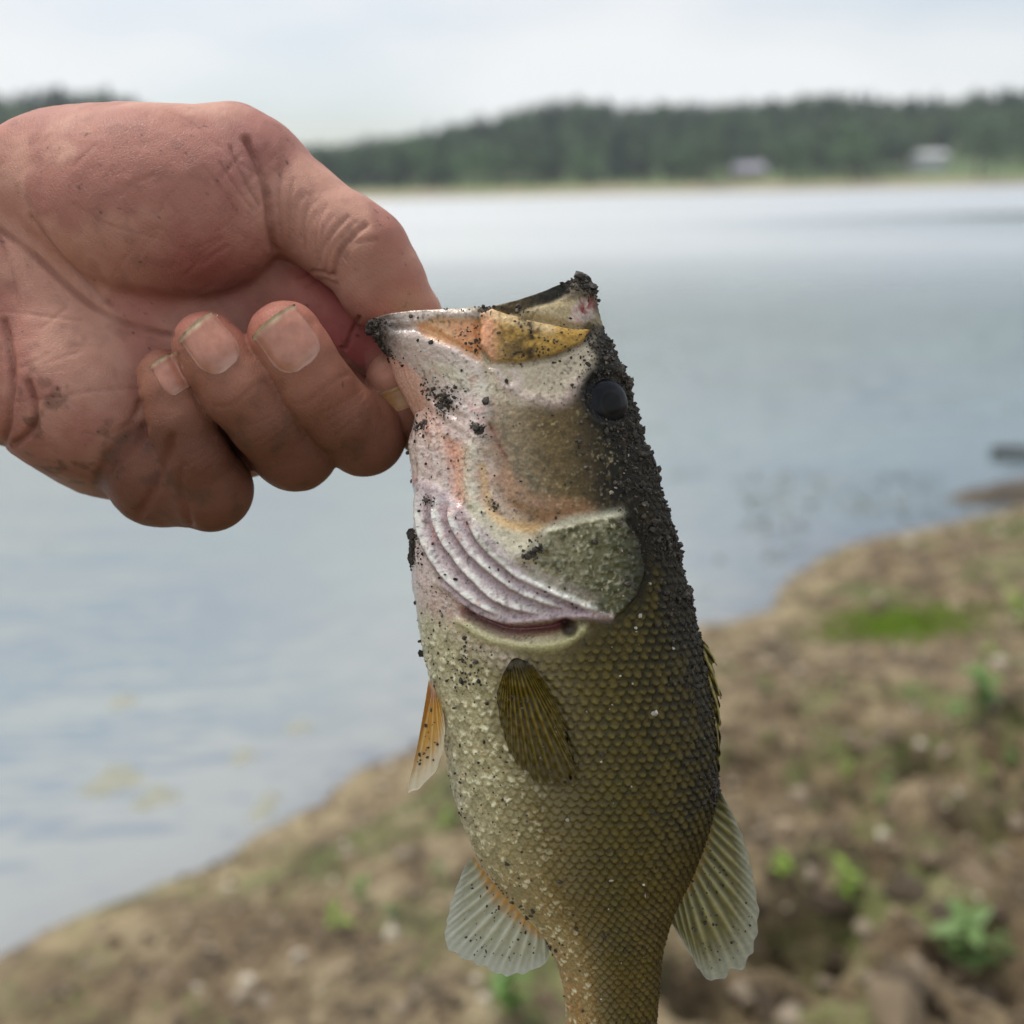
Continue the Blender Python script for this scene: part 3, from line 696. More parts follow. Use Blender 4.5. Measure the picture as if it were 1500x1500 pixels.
# close the tail end
tailc = allL[-1].mean(0)[None]; nV = nrow * len(TH)
j = np.arange(len(TH)); tail_f = np.stack([(nrow - 1) * len(TH) + j, (nrow - 1) * len(TH) + (j + 1) % len(TH), np.full(len(TH), nV)], 1)
Vfish = np.vstack([allL.reshape(-1, 3), tailc])
c_t = fb[(nrow // 2) * len(TH) + NN // 2]; nrm = np.cross(to_world(Vfish[c_t[1]]) - to_world(Vfish[c_t[0]]), to_world(Vfish[c_t[3]]) - to_world(Vfish[c_t[0]]))
if nrm @ FWD > 0: fb = fb[:, ::-1]; tail_f = tail_f[:, ::-1]

fm = NT('fish_skin')
fc = fm.attr('tone').outputs['Color']; fmet = fm.attr('metal').outputs['Fac']; frg = fm.attr('rough').outputs['Fac']
fn = fm.noise(1500, 3, 0.6); fn2 = fm.noise(420, 3, 0.6)
fcol = fm.mix(0.45, fc, fm.ramp(fn, [(0.30, (0.18,) * 3), (0.70, (0.80,) * 3)]), 'OVERLAY')
irid = fm.ramp(fn2, [(0.30, (0.95, 0.72, 0.86)), (0.45, (1.0, 0.95, 0.78)), (0.58, (0.78, 1.0, 0.92)), (0.7, (0.95, 0.85, 1.0))])
fcol = fm.mix(fm.math('MULTIPLY', fmet, 0.55), fcol, fm.mix(1.0, fcol, irid, 'MULTIPLY'))
fnrm = fm.bump(fm.math('ADD', fm.math('MULTIPLY', fn, 0.7), fn2), 0.45, 0.0007)
fm.bsdf(fcol, frg, fnrm, **{'Metallic': fm.math('MULTIPLY', fmet, 0.55), 'Specular IOR Level': fm.math('ADD', 0.10, fm.math('MULTIPLY', fm.attr('wet').outputs['Fac'], 0.5)), 'Coat Weight': fm.math('MULTIPLY', fm.attr('wet').outputs['Fac'], 0.5), 'Coat Roughness': 0.2, 'Subsurface Weight': 0.08, 'Subsurface Radius': (1.0, 0.5, 0.3), 'Subsurface Scale': 0.001})
FO = to_world(P(830, 1000, 0))
fish = empty('fish', FO, 'olive green bass with muddy back held up by its lower jaw, mouth open', 'fish')
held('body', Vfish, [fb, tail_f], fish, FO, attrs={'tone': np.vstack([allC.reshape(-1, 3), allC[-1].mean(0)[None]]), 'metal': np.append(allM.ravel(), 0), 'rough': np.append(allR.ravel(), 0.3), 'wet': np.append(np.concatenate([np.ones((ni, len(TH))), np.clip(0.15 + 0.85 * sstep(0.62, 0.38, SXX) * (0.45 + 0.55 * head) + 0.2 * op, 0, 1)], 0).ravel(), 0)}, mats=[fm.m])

# near-side surface lookup by picture position
nearL = Lf[:, :NN]; nxp, nyp = to_px(nearL); nw = nearL[..., 2]; nN = Nb[:, :NN]
_gx = np.full((1300, 700), np.nan); _ix = np.clip(np.rint(nxp - 450).astype(int), 0, 699); _iy = np.clip(np.rint(nyp - 380).astype(int), 0, 1299)
_gx[_iy, _ix] = nw
for _ in range(6):                                        # fill pin-holes
    pad = np.pad(_gx, 1, constant_values=np.nan); st8 = np.stack([pad[a:a + 1300, b:b + 700] for a in range(3) for b in range(3)])
    cntm = np.sum(~np.isnan(st8), 0); sm = np.nansum(st8, 0); f_ = np.isnan(_gx) & (cntm > 2); _gx[f_] = (sm / np.maximum(cntm, 1))[f_]
_gx = np.nan_to_num(_gx, nan=0.0)
def fish_w(px, py): return _gx[np.clip(np.rint(np.asarray(py) - 380).astype(int), 0, 1299), np.clip(np.rint(np.asarray(px) - 450).astype(int), 0, 699)]

# ---- eye
em = NT('fish_eye')
ecol = em.attr('tone').outputs['Color']
em.bsdf(em.mix(0.3, ecol, em.ramp(em.noise(500, 3), [(0.3, (0.2,) * 3), (0.7, (0.7,) * 3)]), 'OVERLAY'), 0.28, None, **{'Coat Weight': 0.12, 'Coat Roughness': 0.05, 'Specular IOR Level': 0.15})
def eye(sign):
    nu, nv = 26, 32; R = 35
    a = np.linspace(0, 1.35, nu)[:, None]; b = np.linspace(0, 2 * math.pi, nv, endpoint=False)[None, :]
    lx = R * np.sin(a) * np.cos(b); ly = R * np.sin(a) * np.sin(b); lz = R * 0.45 * np.cos(a) + np.zeros_like(b)
    w0 = fish_w(888, 592) - 8
    t = math.radians(28)                                    # the eye looks outwards and a little back
    X_ = lx * math.cos(t) + lz * math.sin(t); Z_ = -lx * math.sin(t) + lz * math.cos(t)
    c = P(888, 592, w0)
    L = np.stack([c[0] + X_, c[1] + ly, (c[2] + Z_) * sign], -1)
    tn = np.zeros((nu, nv, 3)) + lin((16, 19, 26)); pup = sstep(0.50, 0.44, a + 0 * b)[..., None]; tn = tn + (lin((5, 6, 8)) - tn) * pup
    ringm = G(a + 0 * b - 0.53, 0.05)[..., None]; tn = tn + (lin((58, 50, 36)) - tn) * ringm * 0.25
    f = grid_faces(nu, nv, True)
    if sign > 0: f = f[:, ::-1]
    held('eye', L.reshape(-1, 3), f, fish, FO, attrs={'tone': tn.reshape(-1, 3)}, mats=[em.m])
eye(1); eye(-1)

# ---- fins
def fin_mat(name, trans):
    t = NT(name); c = t.attr('tone').outputs['Color']
    n_ = t.noise(900, 3, 0.6)
    c2 = t.mix(0.35, c, t.ramp(n_, [(0.3, (0.3,) * 3), (0.7, (0.7,) * 3)]), 'OVERLAY')
    b = t.n('ShaderNodeBsdfPrincipled', {'Roughness': 0.32, 'Coat Weight': 0.3}); t.l(c2, b.inputs['Base Color'])
    b.inputs['Coat Roughness'].default_value = 0.2
    tr = t.n('ShaderNodeBsdfTranslucent'); t.l(c2, tr.inputs['Color'])
    tp = t.n('ShaderNodeBsdfTransparent'); tp.inputs['Color'].default_value = (0.92, 0.92, 0.86, 1)
    m1 = t.n('ShaderNodeMixShader', {0: trans}); t.l(b.outputs[0], m1.inputs[1]); t.l(tr.outputs[0], m1.inputs[2])
    m2 = t.n('ShaderNodeMixShader'); t.l(t.math('MULTIPLY', t.attr('clear').outputs['Fac'], 1.0), m2.inputs[0]); t.l(m1.outputs[0], m2.inputs[1]); t.l(tp.outputs[0], m2.inputs[2])
    t.l(m2.outputs[0], t.out.inputs['Surface']); return t.m
FIN = fin_mat('fin_membrane', 0.45)
def fin(name, base, tips, rays, w_base, w_tip, colour, amp=2.6, nu=150, nv=46, ragged=5.0, on_body=False, clear=0.0, th=1.6, curl=0.0, branch=True, sides=(1,)):
    B = smooth_line(base, nu); T = smooth_line(tips, nu)
    u = np.linspace(0, 1, nu)[:, None]; v = np.linspace(0, 1, nv)[None, :]
    rag = 1 + ragged / 100 * ((fbm(u[:, 0] * rays * 1.5, u[:, 0] * 0, 0, 2, len(name)) - 0.5) * 2 - 0.35 * np.cos(u[:, 0] * rays * 2 * math.pi))
    px = B[:, 0:1] + (T[:, 0:1] - B[:, 0:1]) * v * rag[:, None]; py = B[:, 1:2] + (T[:, 1:2] - B[:, 1:2]) * v * rag[:, None]
    ph = u * rays * 2 * math.pi
    fine = 1 + (v > 0.45) * branch
    ridge = 0.5 + 0.5 * np.cos(ph) ; ridge2 = 0.5 + 0.5 * np.cos(2 * ph)
    rd = ridge * (1 - sstep(0.4, 0.75, v) * 0.7 * branch) + ridge2 * sstep(0.4, 0.75, v) * 0.6 * branch
    rd = rd ** 1.3
    seg = 0.12 * np.sin(v * 120 + 3 * np.sin(ph)) * sstep(0.3, 0.6, v)
    w = w_base + (w_tip - w_base) * v + curl * np.sin(u * 3.1 + v * 2.0) * v + amp * (rd + seg - 0.5) * sstep(0, 0.12, v) * sstep(1.06, 0.7, v)
    if on_body: w = w + np.maximum(fish_w(px, py), 0) + 3 + 5 * v
    tn = colour(u + 0 * v, v + 0 * u, rd, px, py)
    cl = clear * (1 - rd) * sstep(0.1, 0.4, v) * np.ones_like(px)
    n = nu * nv; f1 = grid_faces(nu, nv)
    for sg in sides:
        top = PV(px, py, w * sg + th).reshape(-1, 3); bot = PV(px, py, w * sg - th).reshape(-1, 3)
        ring = np.concatenate([np.arange(nv), np.arange(1, nu) * nv + nv - 1, (nu - 1) * nv + np.arange(nv - 2, -1, -1), np.arange(nu - 2, 0, -1) * nv])
        f3 = np.stack([ring, np.roll(ring, -1), np.roll(ring, -1) + n, ring + n], 1)
        held(name, np.vstack([top, bot]), [f1, f1[:, ::-1] + n, f3], fish, FO, attrs={'tone': np.vstack([tn.reshape(-1, 3)] * 2), 'clear': np.concatenate([cl.ravel()] * 2)}, mats=[FIN])
def mixc(a, b, t): return lin(a) + (lin(b) - lin(a)) * np.clip(t, 0, 1)[..., None]
def c_anal(u, v, rd, px, py):
    c = mixc((196, 196, 172), (228, 228, 208), rd); c = c + (lin((232, 178, 66)) - c) * (sstep(0.26, 0.0, v) * (0.5 + 0.5 * rd))[..., None]
    return c + (lin((222, 226, 220)) - c) * (0.6 * sstep(0.5, 1, v))[..., None]
def c_dors(u, v, rd, px, py):
    c = mixc((112, 108, 66), (188, 182, 130), rd); c = c + (lin((190, 150, 62)) - c) * (0.7 * sstep(0.14, 0.0, v))[..., None]
    return c + (lin((204, 206, 194)) - c) * (0.7 * sstep(0.55, 1, v))[..., None]
def c_pect(u, v, rd, px, py):
    c = mixc((84, 72, 16), (152, 130, 40), rd); c = c + (lin((44, 38, 24)) - c) * (0.85 * sstep(0.22, 0.04, v))[..., None]
    return c + (lin((96, 84, 40)) - c) * (0.7 * sstep(0.7, 1, v))[..., None]
def c_pelv(u, v, rd, px, py):
    c = mixc((236, 186, 84), (246, 222, 150), rd); c = c + (lin((232, 200, 176)) - c) * (0.8 * sstep(0.22, 0.05, v))[..., None]
    return c + (lin((236, 232, 214)) - c) * (0.85 * sstep(0.5, 0.95, v))[..., None]
def c_spin(u, v, rd, px, py):
    c = mixc((84, 74, 30), (176, 160, 70), rd); return c + (lin((58, 46, 26)) - c) * (0.6 * (fbm(px / 9, py / 14, 0, 2, 4) > 0.52))[..., None]
def c_tail(u, v, rd, px, py):
    c = mixc((120, 108, 60), (176, 156, 92), rd); return c + (lin((200, 150, 80)) - c) * (0.7 * sstep(0.2, 0.0, v))[..., None]
fin('anal_fin', [(694, 1256), (722, 1292), (760, 1334), (806, 1380)], [(681, 1268), (664, 1312), (652, 1358), (652, 1384), (690, 1406), (738, 1427), (778, 1422), (799, 1410), (805, 1388)], 13, 0, 6, c_anal, 3.6, curl=8, clear=0.18)
fin('soft_dorsal_fin', [(1046, 1156), (1038, 1215), (1012, 1282), (980, 1346)], [(1056, 1160), (1084, 1216), (1104, 1288), (1111, 1350), (1098, 1402), (1062, 1434), (1036, 1436), (1008, 1392), (984, 1352)], 15, 0, 8, c_dors, 3.4, curl=10, clear=0.12)
fin('pectoral_fin', [(738, 984), (754, 964), (780, 974)], [(727, 1016), (734, 1062), (752, 1112), (792, 1148), (826, 1152), (842, 1140), (836, 1080), (806, 1010)], 18, 6, 6, c_pect, 2.0, on_body=True, ragged=5, clear=0.35, sides=(1, -1))
fin('pelvic_fin', [(628, 996), (634, 1004), (640, 1016)], [(621, 1040), (608, 1110), (598, 1154), (604, 1160), (630, 1138), (646, 1108), (652, 1076), (650, 1046)], 8, 30, 44, c_pelv, 3.0, ragged=4, clear=0.1, sides=(1, -1))
fin('spiny_dorsal_fin', [(1018, 925), (1032, 985), (1040, 1050), (1046, 1110), (1048, 1160)], [(1046, 956), (1052, 1000), (1055, 1050), (1055, 1100), (1052, 1160)], 9, 4, 14, c_spin, 5.0, ragged=26, th=2.5, branch=False)
fin('tail_fin', [(818, 1596), (850, 1606), (895, 1610), (940, 1606), (976, 1596)], [(752, 1760), (800, 1800), (870, 1775), (895, 1765), (925, 1775), (1000, 1800), (1044, 1756)], 20, 0, 10, c_tail, 2.6, curl=10)
# folded spines lying along the back
spm = NT('spine'); spm.bsdf(spm.mix(0.5, (0.30, 0.25, 0.07), spm.ramp(spm.noise(500, 2), [(0.4, (0.06, 0.05, 0.02)), (0.6, (0.45, 0.38, 0.13))])), 0.35)
def tube(pts, radii, nseg=8):
    pts = np.asarray(pts, float); n = len(pts); t = np.gradient(pts, axis=0); t /= np.linalg.norm(t, axis=1)[:, None]
    a = np.cross(t, [0.3, 0.2, 0.93]); a /= np.linalg.norm(a, axis=1)[:, None]; b = np.cross(t, a)
    ph = np.linspace(0, 2 * math.pi, nseg, endpoint=False)
    V = pts[:, None] + np.asarray(radii, float)[:, None, None] * (a[:, None] * np.cos(ph)[:, None] + b[:, None] * np.sin(ph)[:, None])
    f = grid_faces(n, nseg, True)
    caps = [np.arange(nseg)[None, ::-1], (n - 1) * nseg + np.arange(nseg)[None]]
    return V.reshape(-1, 3), [f] + caps
for a, b, c_, r in [((1022, 936), (1040, 955), (1050, 975), 3.6), ((1028, 950), (1046, 990), (1056, 1024), 4.0), ((1034, 985), (1050, 1030), (1055, 1062), 3.8), ((1040, 1030), (1050, 1070), (1053, 1100), 3.4)]:
    pts = smooth_line([(*a, 10), (*b, 16), (*c_, 18)], 12); L = PV(pts[:, 0], pts[:, 1], pts[:, 2]); v_, f_ = tube(L, np.linspace(r, 0.8, 12))
    held('dorsal_spine', v_, f_, fish, FO, mats=[spm.m])

# ---- wet soil clinging to the fish
so = NT('clinging_soil'); so.bsdf(so.ramp(so.noise(700, 3), [(0.3, (0.014, 0.012, 0.010)), (0.58, (0.06, 0.05, 0.04)), (0.72, (0.20, 0.17, 0.14))]), 0.75, so.bump(so.noise(1600, 2), 0.6, 0.0004))
def ico():
    t = (1 + 5 ** 0.5) / 2
    v = np.array([(-1, t, 0), (1, t, 0), (-1, -t, 0), (1, -t, 0), (0, -1, t), (0, 1, t), (0, -1, -t), (0, 1, -t), (t, 0, -1), (t, 0, 1), (-t, 0, -1), (-t, 0, 1)]) / math.hypot(1, t)
    f = np.array([(0, 11, 5), (0, 5, 1), (0, 1, 7), (0, 7, 10), (0, 10, 11), (1, 5, 9), (5, 11, 4), (11, 10, 2), (10, 7, 6), (7, 1, 8), (3, 9, 4), (3, 4, 2), (3, 2, 6), (3, 6, 8), (3, 8, 9), (4, 9, 5), (2, 4, 11), (6, 2, 10), (8, 6, 7), (9, 8, 1)])
    return v, f
IV, IF = ico()
pos, rad = [], []
flat = Lf.reshape(-1, 3); flN = Nb.reshape(-1, 3); fx, fy = x.ravel(), y.ravel(); sxx = SXX.ravel(); nzz = nz1.ravel(); nz2f = nz2.ravel()
den = np.zeros(len(flat))
den += 1.0 * sstep(0.80, 0.96, sxx) * sstep(470, 560, fy) * sstep(960, 860, fy) * sstep(0.34, 0.60, nzz)
den += 0.20 * sstep(0.80, 0.95, sxx) * sstep(900, 960, fy) * sstep(1200, 1000, fy)
den += 0.5 * sstep(0.62, 0.9, sxx) * sstep(470, 560, fy) * sstep(900, 700, fy) * (nz2f > 0.5)
den += 1.3 * sstep(36, 14, np.hypot(fx - 852, fy - 418)) + 1.2 * sstep(30, 10, np.hypot(fx - 552, fy - 488)) + 0.9 * G(line_d(fx, fy, np.array([(552, 500), (580, 535), (612, 572), (636, 584)])), 7)
den += 0.5 * G(line_d(fx, fy, np.array([(660, 468), (720, 468), (770, 474)])), 5) + 0.35 * G(line_d(fx, fy, np.array([(760, 492), (800, 520), (780, 535), (740, 535)])), 8)
for cx, cy, r, a in [(660, 594, 12, 1.6), (652, 605, 10, 1.2), (702, 632, 10, 1.2), (708, 640, 8, 1.0), (620, 628, 9, 1.0), (775, 808, 11, 1.4), (785, 792, 9, 1.0), (600, 800, 12, 2.5), (602, 785, 9, 2.2), (601, 818, 9, 2.2), (634, 735, 7, 1.2), (724, 738, 8, 1.0), (700, 522, 10, 0.8), (1005, 870, 14, 2.2), (1040, 1140, 22, 1.0), (690, 965, 26, 0.35), (760, 975, 16, 0.5), (690, 500, 14, 0.3), (645, 600, 30, 0.12), (880, 560, 22, 0.25), (1046, 1150, 10, 1.4), (715, 470, 7, 3.5)]:
    den += a * G(np.hypot(fx - cx, fy - cy), r)
den += 0.012 * (fy < 1000) + 0.012 * (fy >= 1000) * (fy < 1500) + 0.05 * G(line_d(fx, fy, np.array([(700, 1262), (760, 1325), (806, 1385)])), 9) + 0.03 * (sxx < 0.25) * (fy > 880) * (fy < 1200)
cell = np.linalg.norm(np.cross(dv_, du_ / 2), axis=-1).ravel()
pr = den * cell; pr[~near.ravel()] *= 0.3
pick = rng.choice(len(flat), 10500, p=pr / pr.sum())
r_ = np.exp(rng.normal(0.18, 0.45, len(pick))) * (1 + 0.35 * (den[pick] > 1.2))
ctr = flat[pick] + flN[pick] * (r_ * rng.uniform(-0.3, 0.8, len(pick)))[:, None]
big = rng.random(len(pick)) < 0.10; r_[big] *= 1.8
Vs = ctr[:, None] + IV[None] * r_[:, None, None] * rng.uniform(0.65, 1.35, (len(pick), 12, 1)) * rng.uniform(0.6, 1.3, (len(pick), 1, 3))
Fs = (IF[None] + 12 * np.arange(len(pick))[:, None, None]).reshape(-1, 3)
o = held('clinging_soil', Vs.reshape(-1, 3), Fs, fish, FO, smooth=False, mats=[so.m]); tag(o, 'dark wet soil grains stuck to the fish', kind='stuff')
# specks on the fins
pts = []
for reg, n_ in (([(690, 1275), (665, 1340), (658, 1380), (700, 1402), (770, 1415), (795, 1385)], 70), ([(1050, 1180), (1085, 1240), (1104, 1330), (1090, 1400), (1045, 1425), (1000, 1350)], 90), ([(632, 1030), (645, 1075), (640, 1110), (606, 1150), (615, 1090)], 26), ([(740, 1010), (760, 1100), (800, 1140), (832, 1130), (800, 1010)], 40)):
    reg = np.array(reg, float); q = rng.uniform(reg.min(0), reg.max(0), (n_ * 4, 2)); q = q[poly_sd(q[:, 0], q[:, 1], [tuple(a) for a in reg]) < 0][:n_]; pts.append(q)
pts = np.vstack(pts); r2 = np.minimum(np.exp(rng.normal(0.0, 0.4, len(pts))), 1.9)
wz = np.where((pts[:, 0] > 715) & (pts[:, 0] < 850) & (pts[:, 1] < 1160), fish_w(pts[:, 0], pts[:, 1]) + 17, np.where(pts[:, 1] < 1165, 42, 7))
Vs = PV(pts[:, 0], pts[:, 1], wz)[:, None] + IV[None] * r2[:, None, None] * rng.uniform(0.7, 1.5, (len(pts), 12, 1)) * rng.uniform(0.6, 1.6, (len(pts), 1, 3))
o = held('fin_soil', Vs.reshape(-1, 3), (IF[None] + 12 * np.arange(len(pts))[:, None, None]).reshape(-1, 3), fish, FO, smooth=False, mats=[so.m]); tag(o, kind='stuff')

# pale grit and flecks of debris on the flank
gp = NT('pale_grit'); gp.bsdf(gp.ramp(gp.noise(900, 2), [(0.3, (0.34, 0.31, 0.27)), (0.7, (0.66, 0.63, 0.57))]), 0.6)
q = np.vstack([rng.uniform([720, 960], [1030, 1480], (26, 2)), rng.uniform([880, 520], [1010, 960], (26, 2)), [(817, 1055), (820, 1070), (958, 1045), (938, 902), (952, 855), (1075, 1288), (945, 1312), (895, 1290)]])
q = q[(q[:, 0] > np.interp(q[:, 1], K[:, 1], K[:, 0]) + 14) & (q[:, 0] < np.interp(q[:, 1], K[:, 3], K[:, 2]) - 8)]
r3 = np.exp(rng.normal(0.25, 0.4, len(q))); r3[-8:] *= 1.7
Vs = PV(q[:, 0], q[:, 1], fish_w(q[:, 0], q[:, 1]) + r3 * 0.4)[:, None] + IV[None] * r3[:, None, None] * rng.uniform(0.6, 1.4, (len(q), 12, 1)) * rng.uniform(0.5, 1.6, (len(q), 1, 3))
o = held('pale_grit', Vs.reshape(-1, 3), (IF[None] + 12 * np.arange(len(q))[:, None, None]).reshape(-1, 3), fish, FO, smooth=False, mats=[gp.m]); tag(o, kind='stuff')
# ------------------------------------------------------------------ near shore
SHORE_PX = [(-1500, 2150), (-420, 1610), (-200, 1490), (0, 1392), (90, 1352), (190, 1308), (290, 1272), (360, 1232), (450, 1190), (520, 1128), (620, 1082), (760, 1020), (900, 960), (1040, 912), (1120, 892), (1165, 846), (1200, 812), (1290, 784), (1400, 760), (1500, 742), (1620, 722)]
SH = [tuple(hit_z(a, b)[:2]) for a, b in SHORE_PX] + [(6.5, 7.2), (12.0, 9.5), (30, 14)]
LAND = SH + [(60, -30), (-60, -30)]
def H_land(X, Y):
    sd = -poly_sd(X, Y, LAND)                          # positive on land
    sd = sd + 0.05 * (fbm(X * 4.5, Y * 4.5, 0, 3, 61) - 0.5) * 2
    up_ = 0.26 * (1 - np.exp(-np.maximum(sd, 0) / 1.3)) + 0.02 * np.maximum(sd, 0) ** 0.9 * (sd < 30)
    dn = -0.30 * np.maximum(-sd, 0) ** 0.9
    land = sstep(0.0, 0.35, sd)
    n = fbm(X * 1.3, Y * 1.3, 0, 3, 41) - 0.5
    lumps = np.abs(fbm(X * 5.5, Y * 5.5, 0, 3, 43) - 0.5) * 2
    cl = fbm(X * 14, Y * 14, 0, 3, 47) - 0.5
    right = sstep(-0.3, 0.7, X) * sstep(2.9, 1.9, Y)
    z = np.where(sd > 0, up_, np.maximum(dn, -0.6)) + land * (0.05 * n + (0.030 + 0.09 * right) * (0.55 - lumps) + (0.032 + 0.045 * right) * cl + right * 0.15 * (0.45 - np.abs(fbm(X * 7 + 3, Y * 9, 0, 2, 83) - 0.5) * 2.4) * sstep(0.35, 0.6, fbm(X * 2.2, Y * 2.2, 0, 2, 84)))
    return np.where(sd > 0, np.maximum(z, 0.004), z), sd
HOLES = [(1165, 1345, 0.115, 0.30), (1100, 1105, 0.09, 0.15), (1235, 1125, 0.09, 0.16), (1255, 1190, 0.10, 0.10), (1370, 1120, 0.10, 0.12), (1480, 1230, 0.12, 0.14), (1440, 1440, 0.10, 0.14), (1060, 1450, 0.10, 0.14), (1215, 1450, 0.08, 0.12), (1490, 1130, 0.08, 0.06), (1310, 1350, 0.06, 0.05), (1270, 1260, 0.06, 0.04), (1000, 1430, 0.06, 0.06)]
_holes = [(*hit_z(a, b, 0.2)[:2], r, d) for a, b, r, d in HOLES]
def H_full(X, Y):
    z, sd = H_land(X, Y)
    for hx_, hy_, r, d in _holes:
        wob = 1 + 0.5 * (vnoise(X * 16, Y * 16, 0, 71) - 0.5)
        z = z - d * np.exp(-(((X - hx_) / r) ** 2 + ((Y - hy_) / (r * 0.8)) ** 2) ** 1.6 * wob)
    return np.where(sd > 0.3, np.maximum(z, 0.015), z), sd
def axis(*spans): return np.unique(np.round(np.concatenate([np.arange(a, b, s) for a, b, s in spans]), 5))
gx = axis((-45, -6, 4.0), (-6, -2.2, 0.12), (-2.2, 2.6, 0.0135), (2.6, 5, 0.04), (5, 12, 0.25), (12, 45, 3.0)); gy = axis((-25, -2, 2.5), (-2, 0.9, 0.12), (0.9, 3.2, 0.0135), (3.2, 7.5, 0.035), (7.5, 14, 0.3), (14, 26, 3.0))
GX, GY = np.meshgrid(gx, gy, indexing='ij'); GZ, GS = H_full(GX, GY)
def g_z(X, Y):                                          # bilinear look-up in the ground grid
    i = np.clip(np.searchsorted(gx, X) - 1, 0, len(gx) - 2); j = np.clip(np.searchsorted(gy, Y) - 1, 0, len(gy) - 2)
    a = (X - gx[i]) / (gx[i + 1] - gx[i]); b = (Y - gy[j]) / (gy[j + 1] - gy[j])
    return GZ[i, j] * (1 - a) * (1 - b) + GZ[i + 1, j] * a * (1 - b) + GZ[i, j + 1] * (1 - a) * b + GZ[i + 1, j + 1] * a * b
def ground_at(px, py):
    z = 0.1
    for _ in range(8):
        p = hit_z(px, py, z); z = 0.5 * z + 0.5 * float(g_z(p[0], p[1]))
    p = hit_z(px, py, z); return np.array([p[0], p[1], float(g_z(p[0], p[1]))])
gr = NT('shore_mud')
pos = gr.n('ShaderNodeNewGeometry').outputs['Position']
a1 = gr.noise(1.6, 4, 0.6, pos); a2 = gr.noise(8, 5, 0.70, pos); a3 = gr.noise(46, 4, 0.65, pos); a4 = gr.noise(3.1, 3, 0.6, pos, 0.6); a5 = gr.noise(160, 3, 0.6, pos)
mud = gr.ramp(a2, [(0.40, (0.026, 0.019, 0.011)), (0.47, (0.125, 0.092, 0.050)), (0.54, (0.27, 0.205, 0.115)), (0.61, (0.50, 0.41, 0.25))])
mud = gr.mix(gr.ramp(a3, [(0.40, (0, 0, 0)), (0.66, (0.8, 0.8, 0.8))]), mud, (0.38, 0.29, 0.17))
mud = gr.mix(gr.ramp(a5, [(0.30, (0.7, 0.7, 0.7)), (0.46, (0, 0, 0))]), mud, (0.035, 0.025, 0.016))
mud = gr.mix(gr.ramp(a1, [(0.40, (0, 0, 0)), (0.70, (0.5, 0.5, 0.5))]), mud, (0.16, 0.095, 0.045))
mud = gr.mix(gr.ramp(gr.math('MULTIPLY', a4, gr.math('ADD', a3, 0.5)), [(0.52, (0, 0, 0)), (0.64, (0.7, 0.7, 0.7))]), mud, (0.14, 0.19, 0.045))
wet = gr.ramp(gr.attr('dist').outputs['Fac'], [(0.0, (1, 1, 1)), (0.10, (0.0,) * 3)])
crust = gr.ramp(gr.attr('dist').outputs['Fac'], [(0.0, (0.2,) * 3), (0.03, (1,) * 3), (0.10, (0.75,) * 3), (0.26, (0,) * 3)])
mud = gr.mix(gr.math('MULTIPLY', crust, gr.ramp(a2, [(0.38, (0.05,) * 3), (0.58, (0.85,) * 3)])), mud, (0.46, 0.36, 0.20))
gr.bsdf(mud, gr.ramp(wet, [(0, (0.85,) * 3), (1, (0.45,) * 3)]), gr.bump(gr.math('ADD', a3, gr.math('MULTIPLY', a5, 0.5)), 0.9, 0.03))
gd = link('shore_ground', new_mesh('shore_ground', np.stack([GX, GY, GZ], -1).reshape(-1, 3), grid_faces(len(gx), len(gy))[:, ::-1], attrs={'dist': np.clip(GS.ravel(), 0, 5)}, mats=[gr.m])); tag(gd, kind='structure')

# ------------------------------------------------------------------ water
wx = axis((-900, -100, 50), (-100, -8, 6), (-8, -2.5, 0.5), (-2.5, 4, 0.05), (4, 12, 0.4), (12, 100, 6), (100, 900, 50)); wy = axis((0.5, 7.5, 0.05), (7.5, 20, 0.5), (20, 120, 5), (120, 300, 10))
WX, WY = np.meshgrid(wx, wy, indexing='ij'); wsd = poly_sd(WX, WY, LAND)
wa = NT('lake_water')
wp = wa.n('ShaderNodeNewGeometry').outputs['Position']
def wmap(sx_, sy_): 
    m_ = wa.n('ShaderNodeMapping'); m_.inputs['Scale'].default_value = (sx_, sy_, 1); wa.l(wp, m_.inputs['Vector']); return m_.outputs[0]
bands = wa.noise(1.0, 3, 0.5, wmap(0.010, 0.05)); rip = wa.noise(1.0, 3, 0.6, wmap(1.1, 2.6)); rip2 = wa.noise(1.0, 2, 0.5, wmap(5.0, 9.0))
sep0 = wa.n('ShaderNodeSeparateXYZ'); wa.l(wp, sep0.inputs[0])
lane = wa.n('ShaderNodeMapRange', {'From Min': 6.0, 'From Max': 26.0}); wa.l(sep0.outputs['X'], lane.inputs['Value'])
lane_d = wa.math('ABSOLUTE', wa.math('SUBTRACT', wa.math('ADD', sep0.outputs['Y'], wa.math('MULTIPLY', wa.math('SUBTRACT', bands, 0.5), 60.0)), 44.0))
lane_y = wa.n('ShaderNodeMapRange', {'From Min': 13.0, 'From Max': 2.0}); wa.l(lane_d, lane_y.inputs['Value'])
lee = wa.math('SUBTRACT', 1.0, wa.math('MULTIPLY', wa.math('MULTIPLY', lane.outputs[0], lane_y.outputs[0]), 0.96))
calm = wa.ramp(bands, [(0.34, (0.55,) * 3), (0.50, (1.0,) * 3)])
calm = wa.math('MULTIPLY', calm, lee)
hgt_ = wa.math('MULTIPLY', wa.math('ADD', rip, wa.math('MULTIPLY', rip2, 0.12)), calm)
wnorm = wa.bump(hgt_, 0.5, 0.07)
fr = wa.n('ShaderNodeFresnel', {'IOR': 6.0}); wa.l(wnorm, fr.inputs['Normal'])
